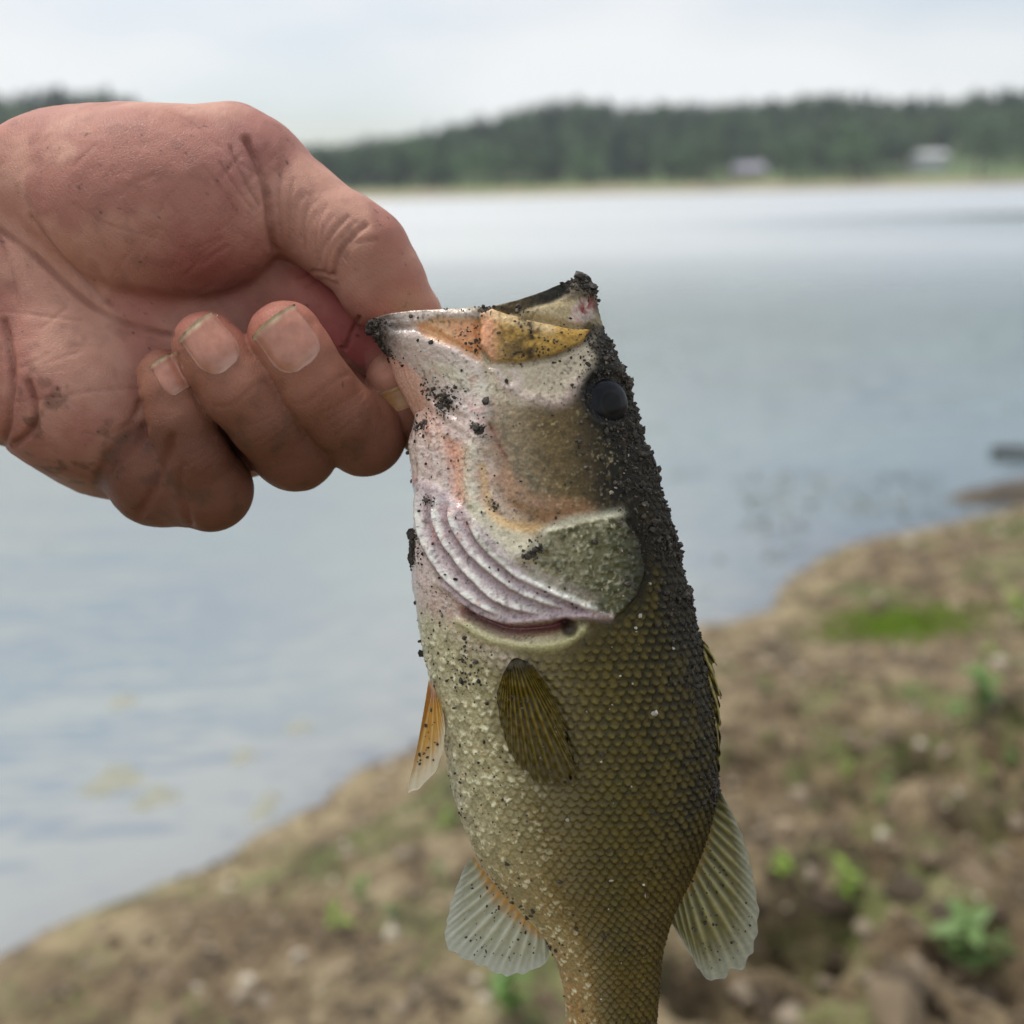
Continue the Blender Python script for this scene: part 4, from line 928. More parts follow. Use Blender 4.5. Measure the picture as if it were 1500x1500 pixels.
cd = wa.n('ShaderNodeCameraData'); far_ = wa.n('ShaderNodeMapRange', {'From Min': 3.0, 'From Max': 26.0, 'To Min': 0.05, 'To Max': 0.42}); sepw = wa.n('ShaderNodeSeparateXYZ'); wa.l(wp, sepw.inputs[0]); wa.l(sepw.outputs['Y'], far_.inputs['Value']); wa.t.nodes.remove(cd)
gl = wa.n('ShaderNodeBsdfGlossy', {'Color': (1, 1, 1, 1)}); wa.l(wa.math('MULTIPLY', far_.outputs[0], calm), gl.inputs['Roughness']); wa.l(wnorm, gl.inputs['Normal'])
murk_n = wa.noise(1.0, 3, 0.6, wmap(0.55, 0.9))
mcol = wa.ramp(murk_n, [(0.35, (0.095, 0.128, 0.130)), (0.65, (0.115, 0.165, 0.145))])
df = wa.n('ShaderNodeBsdfDiffuse'); wa.l(mcol, df.inputs['Color'])
tp_ = wa.n('ShaderNodeBsdfTransparent'); tp_.inputs['Color'].default_value = (0.86, 0.93, 0.88, 1)
murk = wa.ramp(wa.attr('deep').outputs['Fac'], [(0.0, (0.25,) * 3), (0.12, (0.62,) * 3), (0.45, (0.90,) * 3), (1.0, (1, 1, 1))])
m1 = wa.n('ShaderNodeMixShader'); wa.l(murk, m1.inputs[0]); wa.l(tp_.outputs[0], m1.inputs[1]); wa.l(df.outputs[0], m1.inputs[2])
m2 = wa.n('ShaderNodeMixShader'); wa.l(fr.outputs[0], m2.inputs[0]); wa.l(m1.outputs[0], m2.inputs[1]); wa.l(gl.outputs[0], m2.inputs[2])
wa.l(m2.outputs[0], wa.out.inputs['Surface'])
wo_ = link('lake_water', new_mesh('lake_water', np.stack([WX, WY, np.zeros_like(WX)], -1).reshape(-1, 3), grid_faces(len(wx), len(wy))[:, ::-1], attrs={'deep': np.clip(wsd.ravel(), 0, 1)}, mats=[wa.m])); tag(wo_, kind='structure')

# floating algae mats and scum near the shore
al = NT('algae'); al.bsdf(al.ramp(al.noise(22, 4, 0.65), [(0.3, (0.20, 0.21, 0.16)), (0.6, (0.31, 0.31, 0.25)), (0.8, (0.42, 0.41, 0.33))]), 0.8, al.bump(al.noise(60, 3), 0.6, 0.006))
def blob_mesh(name, outline, mat, thick, n=40, seed=0):
    ang = np.linspace(0, 2 * math.pi, n, endpoint=False); rr = np.linspace(0, 1, 8)
    ox = np.array([np.interp(ang, np.linspace(0, 2 * math.pi, len(outline) + 1), np.append(outline, outline[0]))])[0]
    R_ = ox * (1 + 0.35 * (fbm(np.cos(ang) * 3, np.sin(ang) * 3, 0, 3, seed) - 0.5) * 2)
    X = rr[:, None] * (R_ * np.cos(ang))[None]; Y = rr[:, None] * (R_ * np.sin(ang))[None]
    Z = thick * np.sqrt(np.clip(1 - rr[:, None] ** 2, 0, 1)) * (0.6 + 0.8 * fbm(X * 20, Y * 20, 0, 3, seed + 1)) - 0.003
    V = np.stack([X, Y, Z], -1).reshape(-1, 3); f = grid_faces(len(rr), n, True)
    return new_mesh(name, V, f, mats=[mat])
MATS = [(165, 1145, 0.075, 0.05, 'larger tan algae mat floating on the water with ragged arms'), (228, 1168, 0.055, 0.035, 'small tan algae scrap floating beside the larger algae mat'), (383, 1190, 0.035, 0.026, 'round tan algae clump floating close to the muddy bank'), (438, 1066, 0.045, 0.020, 'pale algae clump floating farthest out below the hand'), (355, 1108, 0.035, 0.025, 'faint grey algae scrap floating between two brighter clumps'), (180, 1028, 0.04, 0.03, 'faint grey algae scrap alone on open water'), (395, 1170, 0.03, 0.02, 'little grey algae scrap beside the round clump near the bank')]
for k, (a, b, rx, ry, lab) in enumerate(MATS):
    c = hit_z(a, b, 0.0); dist = np.hypot(c[0], c[1])
    o = link('algae_mat', blob_mesh('algae_mat', np.array([1, 0.8, 1.1, 0.6, 0.9, 1.2, 0.7]) * rx, al.m, 0.004, seed=90 + k), None, (c[0], c[1], 0.003)); o.scale = (1.15, ry / rx * 1.5, 1); tag(o, lab, 'algae', 'algae mats floating near the bank')
# weed tips poking through the far shallows
rd_ = NT('water_weed'); rd_.bsdf(rd_.ramp(rd_.noise(30, 2), [(0.3, (0.07, 0.085, 0.045)), (0.7, (0.17, 0.17, 0.10))]), 0.8)
q = []
while len(q) < 300:
    a = rng.uniform(980, 1420); b = rng.uniform(690, 905); c = hit_z(a, b)
    if poly_sd(np.array([c[0]]), np.array([c[1]]), LAND)[0] > 0.03 and fbm(np.array([c[0] * 2.0]), np.array([c[1] * 1.2]), 0, 3, 19)[0] > 0.52: q.append(c)
q = np.array(q); ln_ = rng.uniform(0.01, 0.05, len(q)); an = rng.uniform(0, 6.28, len(q))
Vw = np.stack([q + np.stack([-0.006 * np.ones(len(q)), 0 * an, 0 * an], 1), q + np.stack([0.006 * np.ones(len(q)), 0 * an, 0 * an], 1), q + np.stack([ln_ * np.cos(an), ln_ * np.sin(an), 0.012 + 0 * an], 1), q + np.stack([0 * an, 0.008 + 0 * an, 0.004 + 0 * an], 1)], 1).reshape(-1, 3)
Fw = (np.array([(0, 1, 2), (1, 3, 2), (3, 0, 2)])[None] + 4 * np.arange(len(q))[:, None, None]).reshape(-1, 3)
o = link('water_weed', new_mesh('water_weed', Vw, Fw, mats=[rd_.m])); tag(o, 'scattered weed tips breaking the water along the bank', 'weed', kind='stuff')

# ------------------------------------------------------------------ stones, pebbles, plants on the mud
ston = []
for k, (c1, c2) in enumerate([((0.10, 0.075, 0.045), (0.28, 0.21, 0.13)), ((0.22, 0.17, 0.12), (0.46, 0.38, 0.28)), ((0.05, 0.036, 0.022), (0.13, 0.095, 0.06))]):
    t = NT('stone_%s' % ('tan', 'pale', 'brown')[k]); t.bsdf(t.ramp(t.noise(40, 5, 0.65), [(0.3, c1), (0.7, c2)]), 0.85, t.bump(t.noise(90, 4), 0.6, 0.004)); ston.append(t.m)
def sub_ico(V, Fc):
    mid = {}; V = list(map(tuple, V)); out = []
    def m(a, b):
        k_ = (min(a, b), max(a, b))
        if k_ not in mid:
            p = (np.array(V[a]) + np.array(V[b])) / 2; V.append(tuple(p / np.linalg.norm(p))); mid[k_] = len(V) - 1
        return mid[k_]
    for a, b, c in Fc:
        ab, bc, ca = m(a, b), m(b, c), m(c, a); out += [(a, ab, ca), (b, bc, ab), (c, ca, bc), (ab, bc, ca)]
    return np.array(V), np.array(out)
SV, SF = sub_ico(IV, IF)
stone_me = []
for k in range(9):
    d_ = 1 + 1.3 * (fbm(SV[:, 0] * 1.3 + 9 * k, SV[:, 1] * 1.3, SV[:, 2] * 1.3, 3, 200 + k) - 0.5); V_ = SV * d_[:, None] * np.array([1.0, 0.8, 0.5])
    for n_k in np.random.default_rng(k).normal(0, 1, (7, 3)):
        n_k = n_k / np.linalg.norm(n_k); V_ = V_ - np.maximum(V_ @ n_k - 0.42, 0)[:, None] * n_k
    stone_me.append(new_mesh('stone', V_, SF, smooth=False, mats=[ston[k % 3]]))
LABS = ['tan lump of dried mud or stone lying on the bank', 'pale rounded stone lying on the muddy bank', 'dark brown clod lying on the muddy bank']
def put_stone(px, py, r, k):
    r = min(r, 0.03 if k % 3 == 1 else 0.075)
    c = ground_at(px, py); o = link('stone', stone_me[k], None, (c[0], c[1], c[2] + r * 0.05)); o.scale = (r, r, r * rng.uniform(0.7, 1.1)); o.rotation_euler = (rng.normal(0, 0.25), rng.normal(0, 0.25), rng.uniform(0, 6.28))
    return tag(o, LABS[k % 3], 'stone', ('tan lumps', 'pale stones', 'brown clods')[k % 3] + ' on the bank')
for (a, b, r, lab) in [(1290, 1082, 0.026, 'whitish round stone beside a flatter pale stone on the bank'), (1245, 1080, 0.030, 'flat pale stone next to the whitish round stone'), (1265, 965, 0.022, 'small lilac-white stone below the moss patch'), (672, 1325, 0.030, 'white stone just behind the anal fin'), (1270, 1365, 0.050, 'long pale stone beside the deep dark hole'), (1295, 1465, 0.035, 'upright oval pale stone near the frame of dark clods')]:
    o = put_stone(a, b, r, 1); o['label'] = lab; del o['group']
n_st = 0
while n_st < 230:
    a, b = rng.uniform(0, 1500), rng.uniform(800, 1500); c = hit_z(a, b, 0.08)
    if poly_sd(np.array([c[0]]), np.array([c[1]]), LAND)[0] > -0.03: continue
    if 640 < a < 1000 and b < 1400: continue
    right = (a > 1000) and b > 1050
    if rng.random() > (0.9 if right else 0.45): continue
    put_stone(a, b, float(np.exp(rng.normal(-3.75 if right else -4.3, 0.5))), int(rng.integers(0, 9))); n_st += 1
# pebbles and crumbs: far too many to count
q = []
while sum(map(len, q)) < 9000:
    a = rng.uniform(-0.9, 3.2, 4000); b = 1.0 + 5.5 * rng.random(4000) ** 1.8
    ok = poly_sd(a, b, LAND) < -0.01; q.append(np.stack([a, b], 1)[ok])
q = np.vstack(q)[:9000]; z_ = g_z(q[:, 0], q[:, 1]); r_ = np.exp(rng.normal(-5.2, 0.5, len(q))) * (0.7 + 0.3 * q[:, 1] / 2)
Vp = np.stack([q[:, 0], q[:, 1], z_ + r_ * 0.2], 1)[:, None] + IV[None] * r_[:, None, None] * rng.uniform(0.7, 1.3, (len(q), 12, 1)) * np.array([1, 1, 0.7])
tn = np.array([(0.10, 0.07, 0.04), (0.30, 0.23, 0.15), (0.18, 0.13, 0.075), (0.04, 0.03, 0.02), (0.48, 0.42, 0.33)])[rng.choice(5, len(q), p=[.3, .22, .25, .15, .08])]
pb = NT('pebble'); pb.bsdf(pb.mix(0.4, pb.attr('tone').outputs['Color'], pb.ramp(pb.noise(120, 3), [(0.3, (0.3,) * 3), (0.7, (0.7,) * 3)]), 'OVERLAY'), 0.85)
o = link('pebbles', new_mesh('pebbles', Vp.reshape(-1, 3), (IF[None] + 12 * np.arange(len(q))[:, None, None]).reshape(-1, 3), smooth=False, attrs={'tone': np.repeat(tn, 12, 0)}, mats=[pb.m])); tag(o, 'crumbs of soil and pebbles strewn over the bank', 'pebbles', kind='stuff')

def leaf_mat(name, c1, c2):
    t = NT(name); c = t.ramp(t.noise(60, 2), [(0.3, c1), (0.7, c2)])
    b = t.n('ShaderNodeBsdfPrincipled', {'Roughness': 0.5}); t.l(c, b.inputs['Base Color']); tr = t.n('ShaderNodeBsdfTranslucent'); t.l(c, tr.inputs['Color'])
    m = t.n('ShaderNodeMixShader', {0: 0.35}); t.l(b.outputs[0], m.inputs[1]); t.l(tr.outputs[0], m.inputs[2]); t.l(m.outputs[0], t.out.inputs['Surface']); return t.m
LEAF = [leaf_mat('leaf_green', (0.13, 0.24, 0.04), (0.20, 0.34, 0.10)), leaf_mat('leaf_lime', (0.22, 0.36, 0.04), (0.36, 0.52, 0.08)), leaf_mat('leaf_grey_green', (0.13, 0.23, 0.06), (0.25, 0.38, 0.13))]
def leaf_geo(L, wd, droop, th=0.0006, n=7):
    t = np.linspace(0, 1, n); w_ = wd * np.sin(math.pi * np.clip(t * 0.96 + 0.04, 0, 1)) ** 0.8; xx = L * t; zz = L * (0.5 * t - droop * t * t)
    V = []
    for s_ in (-1, 0, 1):
        V.append(np.stack([xx, s_ * w_, zz + abs(s_) * w_ * 0.3], 1))
    V = np.stack(V, 1); top = V.reshape(-1, 3); bot = top - [0, 0, th]
    f = grid_faces(n, 3); return np.vstack([top, bot]), np.vstack([f, f[:, ::-1] + 3 * n])
leaf_me = [[new_mesh('leaf', *leaf_geo(1, 0.16 + 0.05 * k, 0.25 + 0.2 * k), mats=[LEAF[m]]) for k in range(3)] for m in range(3)]
stem_v, stem_f = tube(np.stack([np.zeros(6), 0.04 * np.sin(np.linspace(0, 2, 6)), np.linspace(-0.1, 1, 6)], 1), np.linspace(0.035, 0.015, 6), 6)
stem_me = [new_mesh('stem', stem_v, stem_f, mats=[m]) for m in LEAF]
WEEDS = [(1232, 1338, 0.075, 1, 7, 'lime green seedling standing at the rim of the deep dark hole'), (1400, 1432, 0.13, 2, 14, 'tallest bushy weed with grey-green leaves among the clods'), (1432, 1056, 0.12, 0, 12, 'leafy weed on the bank right of the moss patch'), (1490, 928, 0.11, 1, 10, 'bright green weed farthest up the bank near the moss'), (530, 1326, 0.055, 0, 10, 'round green weed tuft on the brown bank left of the fish'), (748, 1492, 0.09, 0, 11, 'green weed under the anal fin of the fish')]
for (a, b, n_) in [(1142, 1288, 7), (1300, 1236, 6), (1376, 1178, 6), (1296, 1160, 6), (656, 1214, 8), (1442, 1145, 7), (1482, 1098, 8), (1240, 1140, 6), (572, 1345, 6), (1330, 1030, 6), (1462, 1404, 7), (490, 1362, 6), (1450, 965, 7), (1230, 1010, 5), (1290, 1182, 6), (640, 1290, 6), (1415, 1260, 5), (1120, 1020, 5)]:
    WEEDS.append((a, b, float(rng.uniform(0.035, 0.06)), int(rng.integers(0, 3)), n_, None))
for (a, b, hgt_w, m, n_, lab) in WEEDS:
    c = ground_at(a, b)
    w_ = empty('weed_plant', c, lab or 'small green seedling sprouting from the muddy bank', 'plant', None if lab else 'small seedlings on the bank')
    s_ = link('stem', stem_me[m], w_); s_.scale = (hgt_w,) * 3
    for i in range(n_):
        f_ = 0.15 + 0.85 * (i + rng.random()) / n_
        l_ = link('leaf', leaf_me[m][int(rng.integers(0, 3))], w_, (0, 0, hgt_w * f_)); q_ = hgt_w * rng.uniform(0.45, 0.75) * (1.15 - 0.45 * f_); l_.scale = (q_,) * 3
        l_.rotation_euler = (rng.normal(0, 0.2), rng.uniform(-0.7, 0.1), i * 2.4 + rng.normal(0, 0.3))
# bright moss / short grass patch
c0 = ground_at(1320, 916); q = rng.normal(0, 1, (2600, 2)) * np.array([0.16, 0.10]); q = q[np.hypot(q[:, 0] / 0.36, q[:, 1] / 0.22) < 1 + 0.25 * np.sin(6 * np.arctan2(q[:, 1], q[:, 0]))] + c0[:2]
z_ = g_z(q[:, 0], q[:, 1]); hh = rng.uniform(0.008, 0.022, len(q)); an = rng.uniform(0, 6.28, len(q)); lean = rng.normal(0, 0.008, (len(q), 2))
B0 = np.stack([q[:, 0], q[:, 1], z_ - 0.004], 1); dx = np.stack([np.cos(an), np.sin(an), 0 * an], 1) * 0.004; dy = np.stack([-np.sin(an), np.cos(an), 0 * an], 1) * 0.004
Vg = np.stack([B0 - dx, B0 + dx, B0 + dy, B0 + np.stack([lean[:, 0], lean[:, 1], hh + 0.004], 1)], 1).reshape(-1, 3)
mo = leaf_mat('moss', (0.20, 0.33, 0.02), (0.32, 0.48, 0.04))
o = link('moss_patch', new_mesh('moss_patch', Vg, (np.array([(0, 1, 3), (1, 2, 3), (2, 0, 3)])[None] + 4 * np.arange(len(q))[:, None, None]).reshape(-1, 3), smooth=False, mats=[mo])); tag(o, 'flat bright green patch of moss on the muddy bank', 'moss', kind='stuff')
# half-sunk log in the shallows
wd = NT('wet_wood'); wd.bsdf(wd.ramp(wd.noise(30, 4, 0.6), [(0.3, (0.018, 0.015, 0.012)), (0.7, (0.07, 0.055, 0.045))]), 0.6, wd.bump(wd.noise(50, 3), 0.8, 0.01))
p0, p1 = hit_z(1452, 660, 0.02), hit_z(1700, 676, 0.02); tt = np.linspace(0, 1, 24)[:, None]
lp = p0 + (p1 - p0) * tt + np.stack([0 * tt[:, 0], 0.03 * np.sin(tt[:, 0] * 5), 0.012 * np.sin(tt[:, 0] * 9)], 1); v_, f_ = tube(lp - p0, 0.018 + 0.014 * tt[:, 0] + 0.006 * rng.normal(0, 1, 24), 10)
v_ += rng.normal(0, 0.003, v_.shape); o = link('driftwood_log', new_mesh('driftwood_log', v_, f_, mats=[wd.m]), None, p0); tag(o, 'dark thin log lying half sunk in the shallows', 'log')
# dark wet mud spit running out below the log
ms = NT('wet_mud'); ms.bsdf(ms.ramp(ms.noise(9, 4, 0.6), [(0.3, (0.035, 0.026, 0.018)), (0.7, (0.13, 0.10, 0.065))]), 0.5, ms.bump(ms.noise(30, 3), 0.8, 0.02))
e0, e1 = hit_z(1385, 734), hit_z(1760, 690); tt = np.linspace(0, 1, 60)[:, None]; vv_ = np.linspace(-1, 1, 18)[None, :]
dirn = (e1 - e0); nrm_ = np.array([-dirn[1], dirn[0], 0]) / np.linalg.norm(dirn[:2]); wid = 0.34 * np.sqrt(np.clip(tt * 1.2, 0, 1)) * (0.75 + 0.6 * fbm(tt * 7, 0 * tt, 0, 2, 15))
Pm = e0 + dirn * tt[..., None] + nrm_ * (wid * vv_)[..., None]; hz_ = (0.055 * (1 - vv_ ** 2) * sstep(0, 0.1, tt)) * (0.4 + 1.2 * fbm(Pm[..., 0] * 6, Pm[..., 1] * 6, 0, 3, 16)) - 0.006
Pm[..., 2] = hz_; o = link('mud_spit', new_mesh('mud_spit', Pm.reshape(-1, 3), grid_faces(60, 18), mats=[ms.m])); tag(o, kind='structure')
# ------------------------------------------------------------------ far shore: beach, meadow, wooded hill, two houses
DS, DR = 250.0, 430.0                                   # waterline and ridge distance
def far_x(px, Y):                                       # ground x seen at a picture column, at distance Y
    d = ray(px, 240); return d[0] / d[1] * Y
def elev(px, py, Y):                                    # height seen at a picture point, at distance Y
    d = ray(px, py); return CAM[2] + d[2] / d[1] * Y
SKY = [(-700, 170), (-300, 150), (0, 150), (60, 140), (170, 142), (230, 170), (320, 205), (420, 232), (480, 232), (560, 214), (640, 199), (720, 178), (800, 161), (860, 153), (900, 160), (960, 160), (1040, 162), (1100, 157), (1150, 151), (1230, 146), (1300, 156), (1360, 152), (1420, 146), (1500, 138), (1700, 126), (2200, 140), (2700, 165)]
ridge_x = np.array([ray(a, b)[0] / ray(a, b)[1] * DR for a, b in SKY]); ridge_z = np.array([elev(a, b, DR) for a, b in SKY]) - 11.0
def H_far(X, Y):
    t = np.clip((Y - DS - 26) / (DR - DS - 26), 0, 1); rz = np.interp(X * DR / np.maximum(Y, 1), ridge_x, ridge_z)
    rz = np.maximum(rz, 1.0)
    beach = 2.2 * sstep(-2, 26, Y - DS) - 0.6 * sstep(0, -8, Y - DS)
    hl = np.where(Y < DR, rz * sstep(0, 1, t) ** 0.9, rz - 0.02 * (Y - DR))
    return beach + np.maximum(hl - 2.2 * (t > 0) * t, 0) + 0.5 * (fbm(X / 18, Y / 18, 0, 3, 8) - 0.5) * sstep(0, 6, Y - DS)
fx_ = np.linspace(-620, 620, 180); fy_ = np.concatenate([np.linspace(240, 290, 26), np.linspace(296, 470, 30), np.linspace(490, 600, 6)])
FX, FY = np.meshgrid(fx_, fy_, indexing='ij'); FZ = H_far(FX, FY + 0 * FX)
hm = NT('far_land'); hp = hm.n('ShaderNodeNewGeometry').outputs['Position']; sep = hm.n('ShaderNodeSeparateXYZ'); hm.l(hp, sep.inputs[0])
hn = hm.noise(0.06, 4, 0.6, hp); hn2 = hm.noise(0.5, 3, 0.6, hp)
zz_ = hm.math('ADD', sep.outputs['Z'], hm.math('MULTIPLY', hm.math('SUBTRACT', hn, 0.5), 3.4))
lc = hm.ramp(hm.math('MULTIPLY', zz_, 0.2), [(0.06, (0.30, 0.25, 0.18)), (0.24, (0.36, 0.28, 0.20)), (0.30, (0.25, 0.25, 0.11)), (0.42, (0.16, 0.22, 0.07)), (0.8, (0.09, 0.13, 0.05))])
hm.bsdf(hm.mix(0.4, lc, hm.ramp(hn2, [(0.3, (0.3,) * 3), (0.7, (0.7,) * 3)]), 'OVERLAY'), 0.9)
o = link('far_hill', new_mesh('far_hill', np.stack([FX, FY + 0 * FX, FZ], -1).reshape(-1, 3), grid_faces(len(fx_), len(fy_))[:, ::-1], mats=[hm.m])); tag(o, kind='structure')
tm = NT('far_foliage'); tcol = tm.mix(0.6, tm.attr('tone').outputs['Color'], tm.ramp(tm.noise(0.5, 3, 0.6, tm.n('ShaderNodeNewGeometry').outputs['Position']), [(0.3, (0.25,) * 3), (0.7, (0.72,) * 3)]), 'OVERLAY')
b_ = tm.bsdf(tcol, 0.8)
bk = NT('bark'); bk.bsdf(bk.ramp(bk.noise(4, 3), [(0.3, (0.05, 0.04, 0.03)), (0.7, (0.13, 0.10, 0.08))]), 0.9)
def crown(kind, seed, n):                               # clumps of leaf-sized faces through the crown's volume, unit height 1
    r = np.random.default_rng(seed)
    if kind == 'conifer':
        t = r.random(n) ** 0.75; rad = 0.20 * (1 - t) * (0.75 + 0.5 * ((t * 9) % 1)) + 0.01; a = r.uniform(0, 6.283, n); rr = rad * np.sqrt(r.random(n)); c = np.stack([rr * np.cos(a), rr * np.sin(a), 0.10 + 0.9 * t], 1); sz = 0.035 + 0.05 * (1 - t)
    else:
        k = 9; cc = np.stack([r.normal(0, 0.17, k), r.normal(0, 0.17, k), r.uniform(0.38, 0.86, k)], 1); cr = r.uniform(0.12, 0.23, k); i = r.integers(0, k, n); d = r.normal(0, 1, (n, 3)); d /= np.linalg.norm(d, axis=1)[:, None]
        c = cc[i] + d * (cr[i] * r.uniform(0.6, 1.05, n))[:, None]; sz = r.uniform(0.03, 0.06, n)
    e1 = r.normal(0, 1, (n, 3)); e1 /= np.linalg.norm(e1, axis=1)[:, None]; e2 = np.cross(e1, r.normal(0, 1, (n, 3))); e2 /= np.linalg.norm(e2, axis=1)[:, None]
    s_ = np.asarray(sz)[:, None]
    V = np.stack([c - e1 * s_, c + e2 * s_ * 0.7, c + e1 * s_, c - e2 * s_ * 0.7], 1).reshape(-1, 3); f = (np.arange(4)[None] + 4 * np.arange(n)[:, None]); return V, f
CR = [('conifer', *crown('conifer', k, 300)) for k in range(3)] + [('broad', *crown('broad', 10 + k, 340)) for k in range(5)]
TREE_C = {'conifer': (0.022, 0.050, 0.034), 'broad': (0.060, 0.112, 0.048)}
# the wood on the hill, which reads as one mass
Vt, Ft, Ct, off = [], [], [], 0
n_tr = 0
for Y in np.arange(292, 446, 8.5):
    for X in np.concatenate([np.arange(-Y * 1.35, -Y * 0.70, 12.0), np.arange(-Y * 0.70, Y * 0.70, 7.0), np.arange(Y * 0.70, Y * 1.35, 12.0)]):
        X_ = X + rng.normal(0, 2.2); Y_ = Y + rng.normal(0, 2.2); hgt_t = rng.uniform(9, 13.5)
        pw = 0.4 if Y > 350 else 0.22
        con = rng.random() < pw; cand = [c for c in CR if (c[0] == 'conifer') == con]; kd, cv, cf = cand[int(rng.integers(0, len(cand)))]
        if kd == 'conifer': hgt_t *= 1.12
        # keep the lawns of the two houses open
        pxh = 760 + X_ / Y_ * F / math.cos(PITCH) * 0.91
        if (1285 < pxh < 1425 and Y_ < 330) or (1050 < pxh < 1130 and Y_ < 312): continue
        a = rng.uniform(0, 6.28); ca, sa = math.cos(a), math.sin(a); wv_ = rng.uniform(0.9, 1.3) if kd == 'broad' else 1.0
        v = cv @ np.array([[ca, sa, 0], [-sa, ca, 0], [0, 0, 1]]) * np.array([wv_, wv_, 1]) * hgt_t + np.array([X_, Y_, float(H_far(np.array([X_]), np.array([Y_]))[0]) - 0.4])
        Vt.append(v); Ft.append(cf + off); off += len(v); Ct.append(np.repeat((np.array(TREE_C[kd]) * rng.uniform(0.45, 1.5) * np.array([rng.uniform(0.9, 1.15), 1, rng.uniform(0.85, 1.1)]))[None], len(v), 0)); n_tr += 1
o = link('hill_forest', new_mesh('hill_forest', np.vstack(Vt), np.vstack(Ft), smooth=False, attrs={'tone': np.vstack(Ct)}, mats=[tm.m])); tag(o, 'dense mixed wood covering the hill across the lake', 'forest', kind='stuff')
# trees along the meadow that stand out one by one
front_me = {}
for i, (kd, cv, cf) in enumerate(CR): front_me[i] = new_mesh('crown', cv, cf, smooth=False, attrs={'tone': np.repeat(np.array(TREE_C[kd])[None] * (0.95 + 0.25 * (i % 4)), len(cv), 0)}, mats=[tm.m])
tv, tf = tube(np.stack([np.zeros(6), np.zeros(6), np.linspace(-0.03, 0.62, 6)], 1), np.linspace(0.03, 0.008, 6), 7); trunk_me = new_mesh('trunk', tv, tf, mats=[bk.m])
FR = [(rng.uniform(-100, 1600), rng.uniform(272, 290), rng.uniform(8, 12), int(rng.integers(3, 8)), None) for _ in range(52)]
FR += [(1250, 270, 15, 3, 'tall round tree left of the white house'), (1435, 268, 16.5, 5, 'large round willow-like tree right of the white house'), (1035, 270, 14, 4, 'round tree left of the grey-roofed house'), (1150, 272, 11.5, 6, 'slender tree right of the grey-roofed house'), (1225, 300, 17, 0, 'tall dark conifer behind the shore trees')]
FR += [(50, 300, 16, 0, 'tallest pointed conifer above the wrist'), (108, 300, 13.5, 1, None), (140, 302, 15, 2, None), (165, 300, 14, 0, None), (20, 300, 13, 1, None)]
for (px, Y, hgt_t, k, lab) in FR:
    X_ = far_x(px, Y)
    if lab is None and ((1285 < px < 1425) or (1050 < px < 1130)): continue
    base = (X_, Y, float(H_far(np.array([X_]), np.array([Y]))[0]))
    kd = CR[k][0]
    t_ = empty('conifer_tree' if kd == 'conifer' else 'shore_tree', base, lab or ('dark pointed conifer on the far wooded shore' if kd == 'conifer' else 'rounded leafy tree at the foot of the far wooded hill'), 'tree', None if lab else ('conifers on the far shore' if kd == 'conifer' else 'leafy trees lining the far meadow'))
    for nm, me in (('crown', front_me[k]), ('trunk', trunk_me)):
        c = link(nm, me, t_); c.scale = (hgt_t * 1.1, hgt_t * 1.1, hgt_t); c.rotation_euler[2] = rng.uniform(0, 6.28) if nm == 'crown' else 0
# houses
def box(x0, x1, y0, y1, z0, z1):
    V = np.array([(a, b, c) for a in (x0, x1) for b in (y0, y1) for c in (z0, z1)], float)
    return V, np.array([(0, 1, 3, 2), (4, 6, 7, 5), (0, 4, 5, 1), (2, 3, 7, 6), (0, 2, 6, 4), (1, 5, 7, 3)])
def solid(name, c, rough=0.7):
    t = NT(name); t.bsdf(t.mix(0.3, c, t.ramp(t.noise(3, 3), [(0.3, (0.35,) * 3), (0.7, (0.65,) * 3)]), 'OVERLAY'), rough); return t.m
HM = {'white': solid('white_siding', (0.60, 0.61, 0.63)), 'grey': solid('grey_shingle', (0.20, 0.20, 0.24)), 'lilac': solid('lilac_shingle', (0.36, 0.34, 0.42)), 'brown': solid('brown_siding', (0.22, 0.17, 0.15)), 'glass': solid('dark_pane', (0.03, 0.035, 0.04), 0.15)}
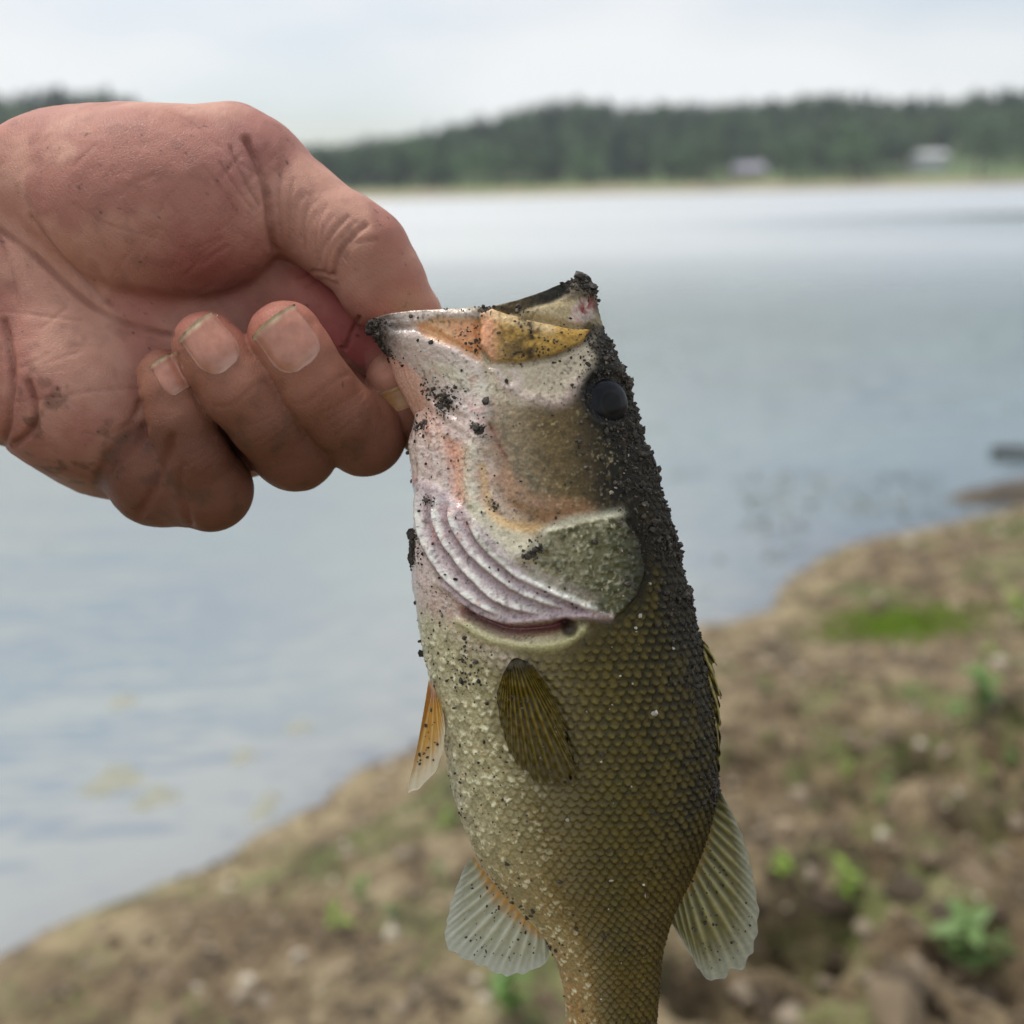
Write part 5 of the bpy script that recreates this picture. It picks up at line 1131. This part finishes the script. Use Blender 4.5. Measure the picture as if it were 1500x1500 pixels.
def house(px, Y, wdt, dep, eave, ridge, wall, roof, lab, wins, lift=0.0):
    X_ = far_x(px, Y); b = (X_, Y, float(H_far(np.array([X_]), np.array([Y]))[0]) + lift)
    hs = empty('house', b, lab, 'house'); v, f = box(-wdt / 2, wdt / 2, 0, dep, -2.5 - lift, eave); link('wall', new_mesh('wall', v, f, smooth=False, mats=[HM[wall]]), hs)
    o_ = 0.5; V = np.array([(-wdt / 2 - o_, -o_, eave), (wdt / 2 + o_, -o_, eave), (wdt / 2 + o_, dep + o_, eave), (-wdt / 2 - o_, dep + o_, eave), (-wdt / 2 - o_, dep / 2, ridge), (wdt / 2 + o_, dep / 2, ridge)])
    V2 = V - [0, 0, 0.25]; A = np.vstack([V + [0, 0, 0.02], V2]); fs = [np.array([(0, 1, 5, 4), (2, 3, 4, 5), (7, 6, 10, 11), (9, 8, 11, 10), (0, 6, 7, 1), (3, 2, 8, 9)]), np.array([(0, 4, 10), (0, 10, 6), (3, 9, 10), (3, 10, 4), (1, 7, 11), (1, 11, 5), (2, 5, 11), (2, 11, 8)])]
    rf = link('roof', new_mesh('roof', A, fs, smooth=False, mats=[HM[roof]]), hs)
    v, f = box(wdt * 0.2, wdt * 0.2 + 0.8, dep / 2 - 0.4, dep / 2 + 0.4, eave, ridge + 0.8); link('chimney', new_mesh('chimney', v, f, smooth=False, mats=[HM['brown']]), rf)
    for (wx0, wx1, z0, z1) in wins:
        v, f = box(wx0, wx1, -0.06, 0.1, z0, z1); wi = link('window', new_mesh('window', v, f, smooth=False, mats=[HM['white']]), hs)
        v, f = box(wx0 + 0.12, wx1 - 0.12, -0.09, 0.0, z0 + 0.12, z1 - 0.12); link('pane', new_mesh('pane', v, f, smooth=False, mats=[HM['glass']]), wi)
house(1362, 306, 9.6, 7, 2.3, 3.5, 'white', 'white', 'long white house on the lawn across the lake', [(-4.4, -3.2, 0.9, 2.0), (-2.4, -1.2, 0.9, 2.0), (0.1, 1.4, 0.9, 2.0), (2.6, 4.2, 0.3, 1.9)], 2.0)
house(1098, 296, 8.5, 7, 1.8, 3.6, 'brown', 'lilac', 'low brown house with pale lilac roof among the far trees', [(-3.8, -2.4, 0.6, 1.7), (-0.6, 0.8, 0.6, 1.7), (2.2, 3.6, 0.6, 1.7)], 0.6)
# ------------------------------------------------------------------ the damp air over the lake
hzm = bpy.data.materials.new('haze'); hzm.use_nodes = True; hzm.node_tree.nodes.clear()
pv_ = hzm.node_tree.nodes.new('ShaderNodeVolumePrincipled'); ou = hzm.node_tree.nodes.new('ShaderNodeOutputMaterial')
pv_.inputs['Color'].default_value = (0.86, 0.93, 1.0, 1); pv_.inputs['Density'].default_value = 0.00026; pv_.inputs['Anisotropy'].default_value = 0.2
hzm.node_tree.links.new(pv_.outputs[0], ou.inputs['Volume'])
v, f = box(-960, 960, -40, 640, -3.0, 62.0)
o = link('haze', new_mesh('haze', v, f, smooth=False, mats=[hzm])); tag(o, 'thin damp haze over the lake and far hill', 'haze', kind='stuff')
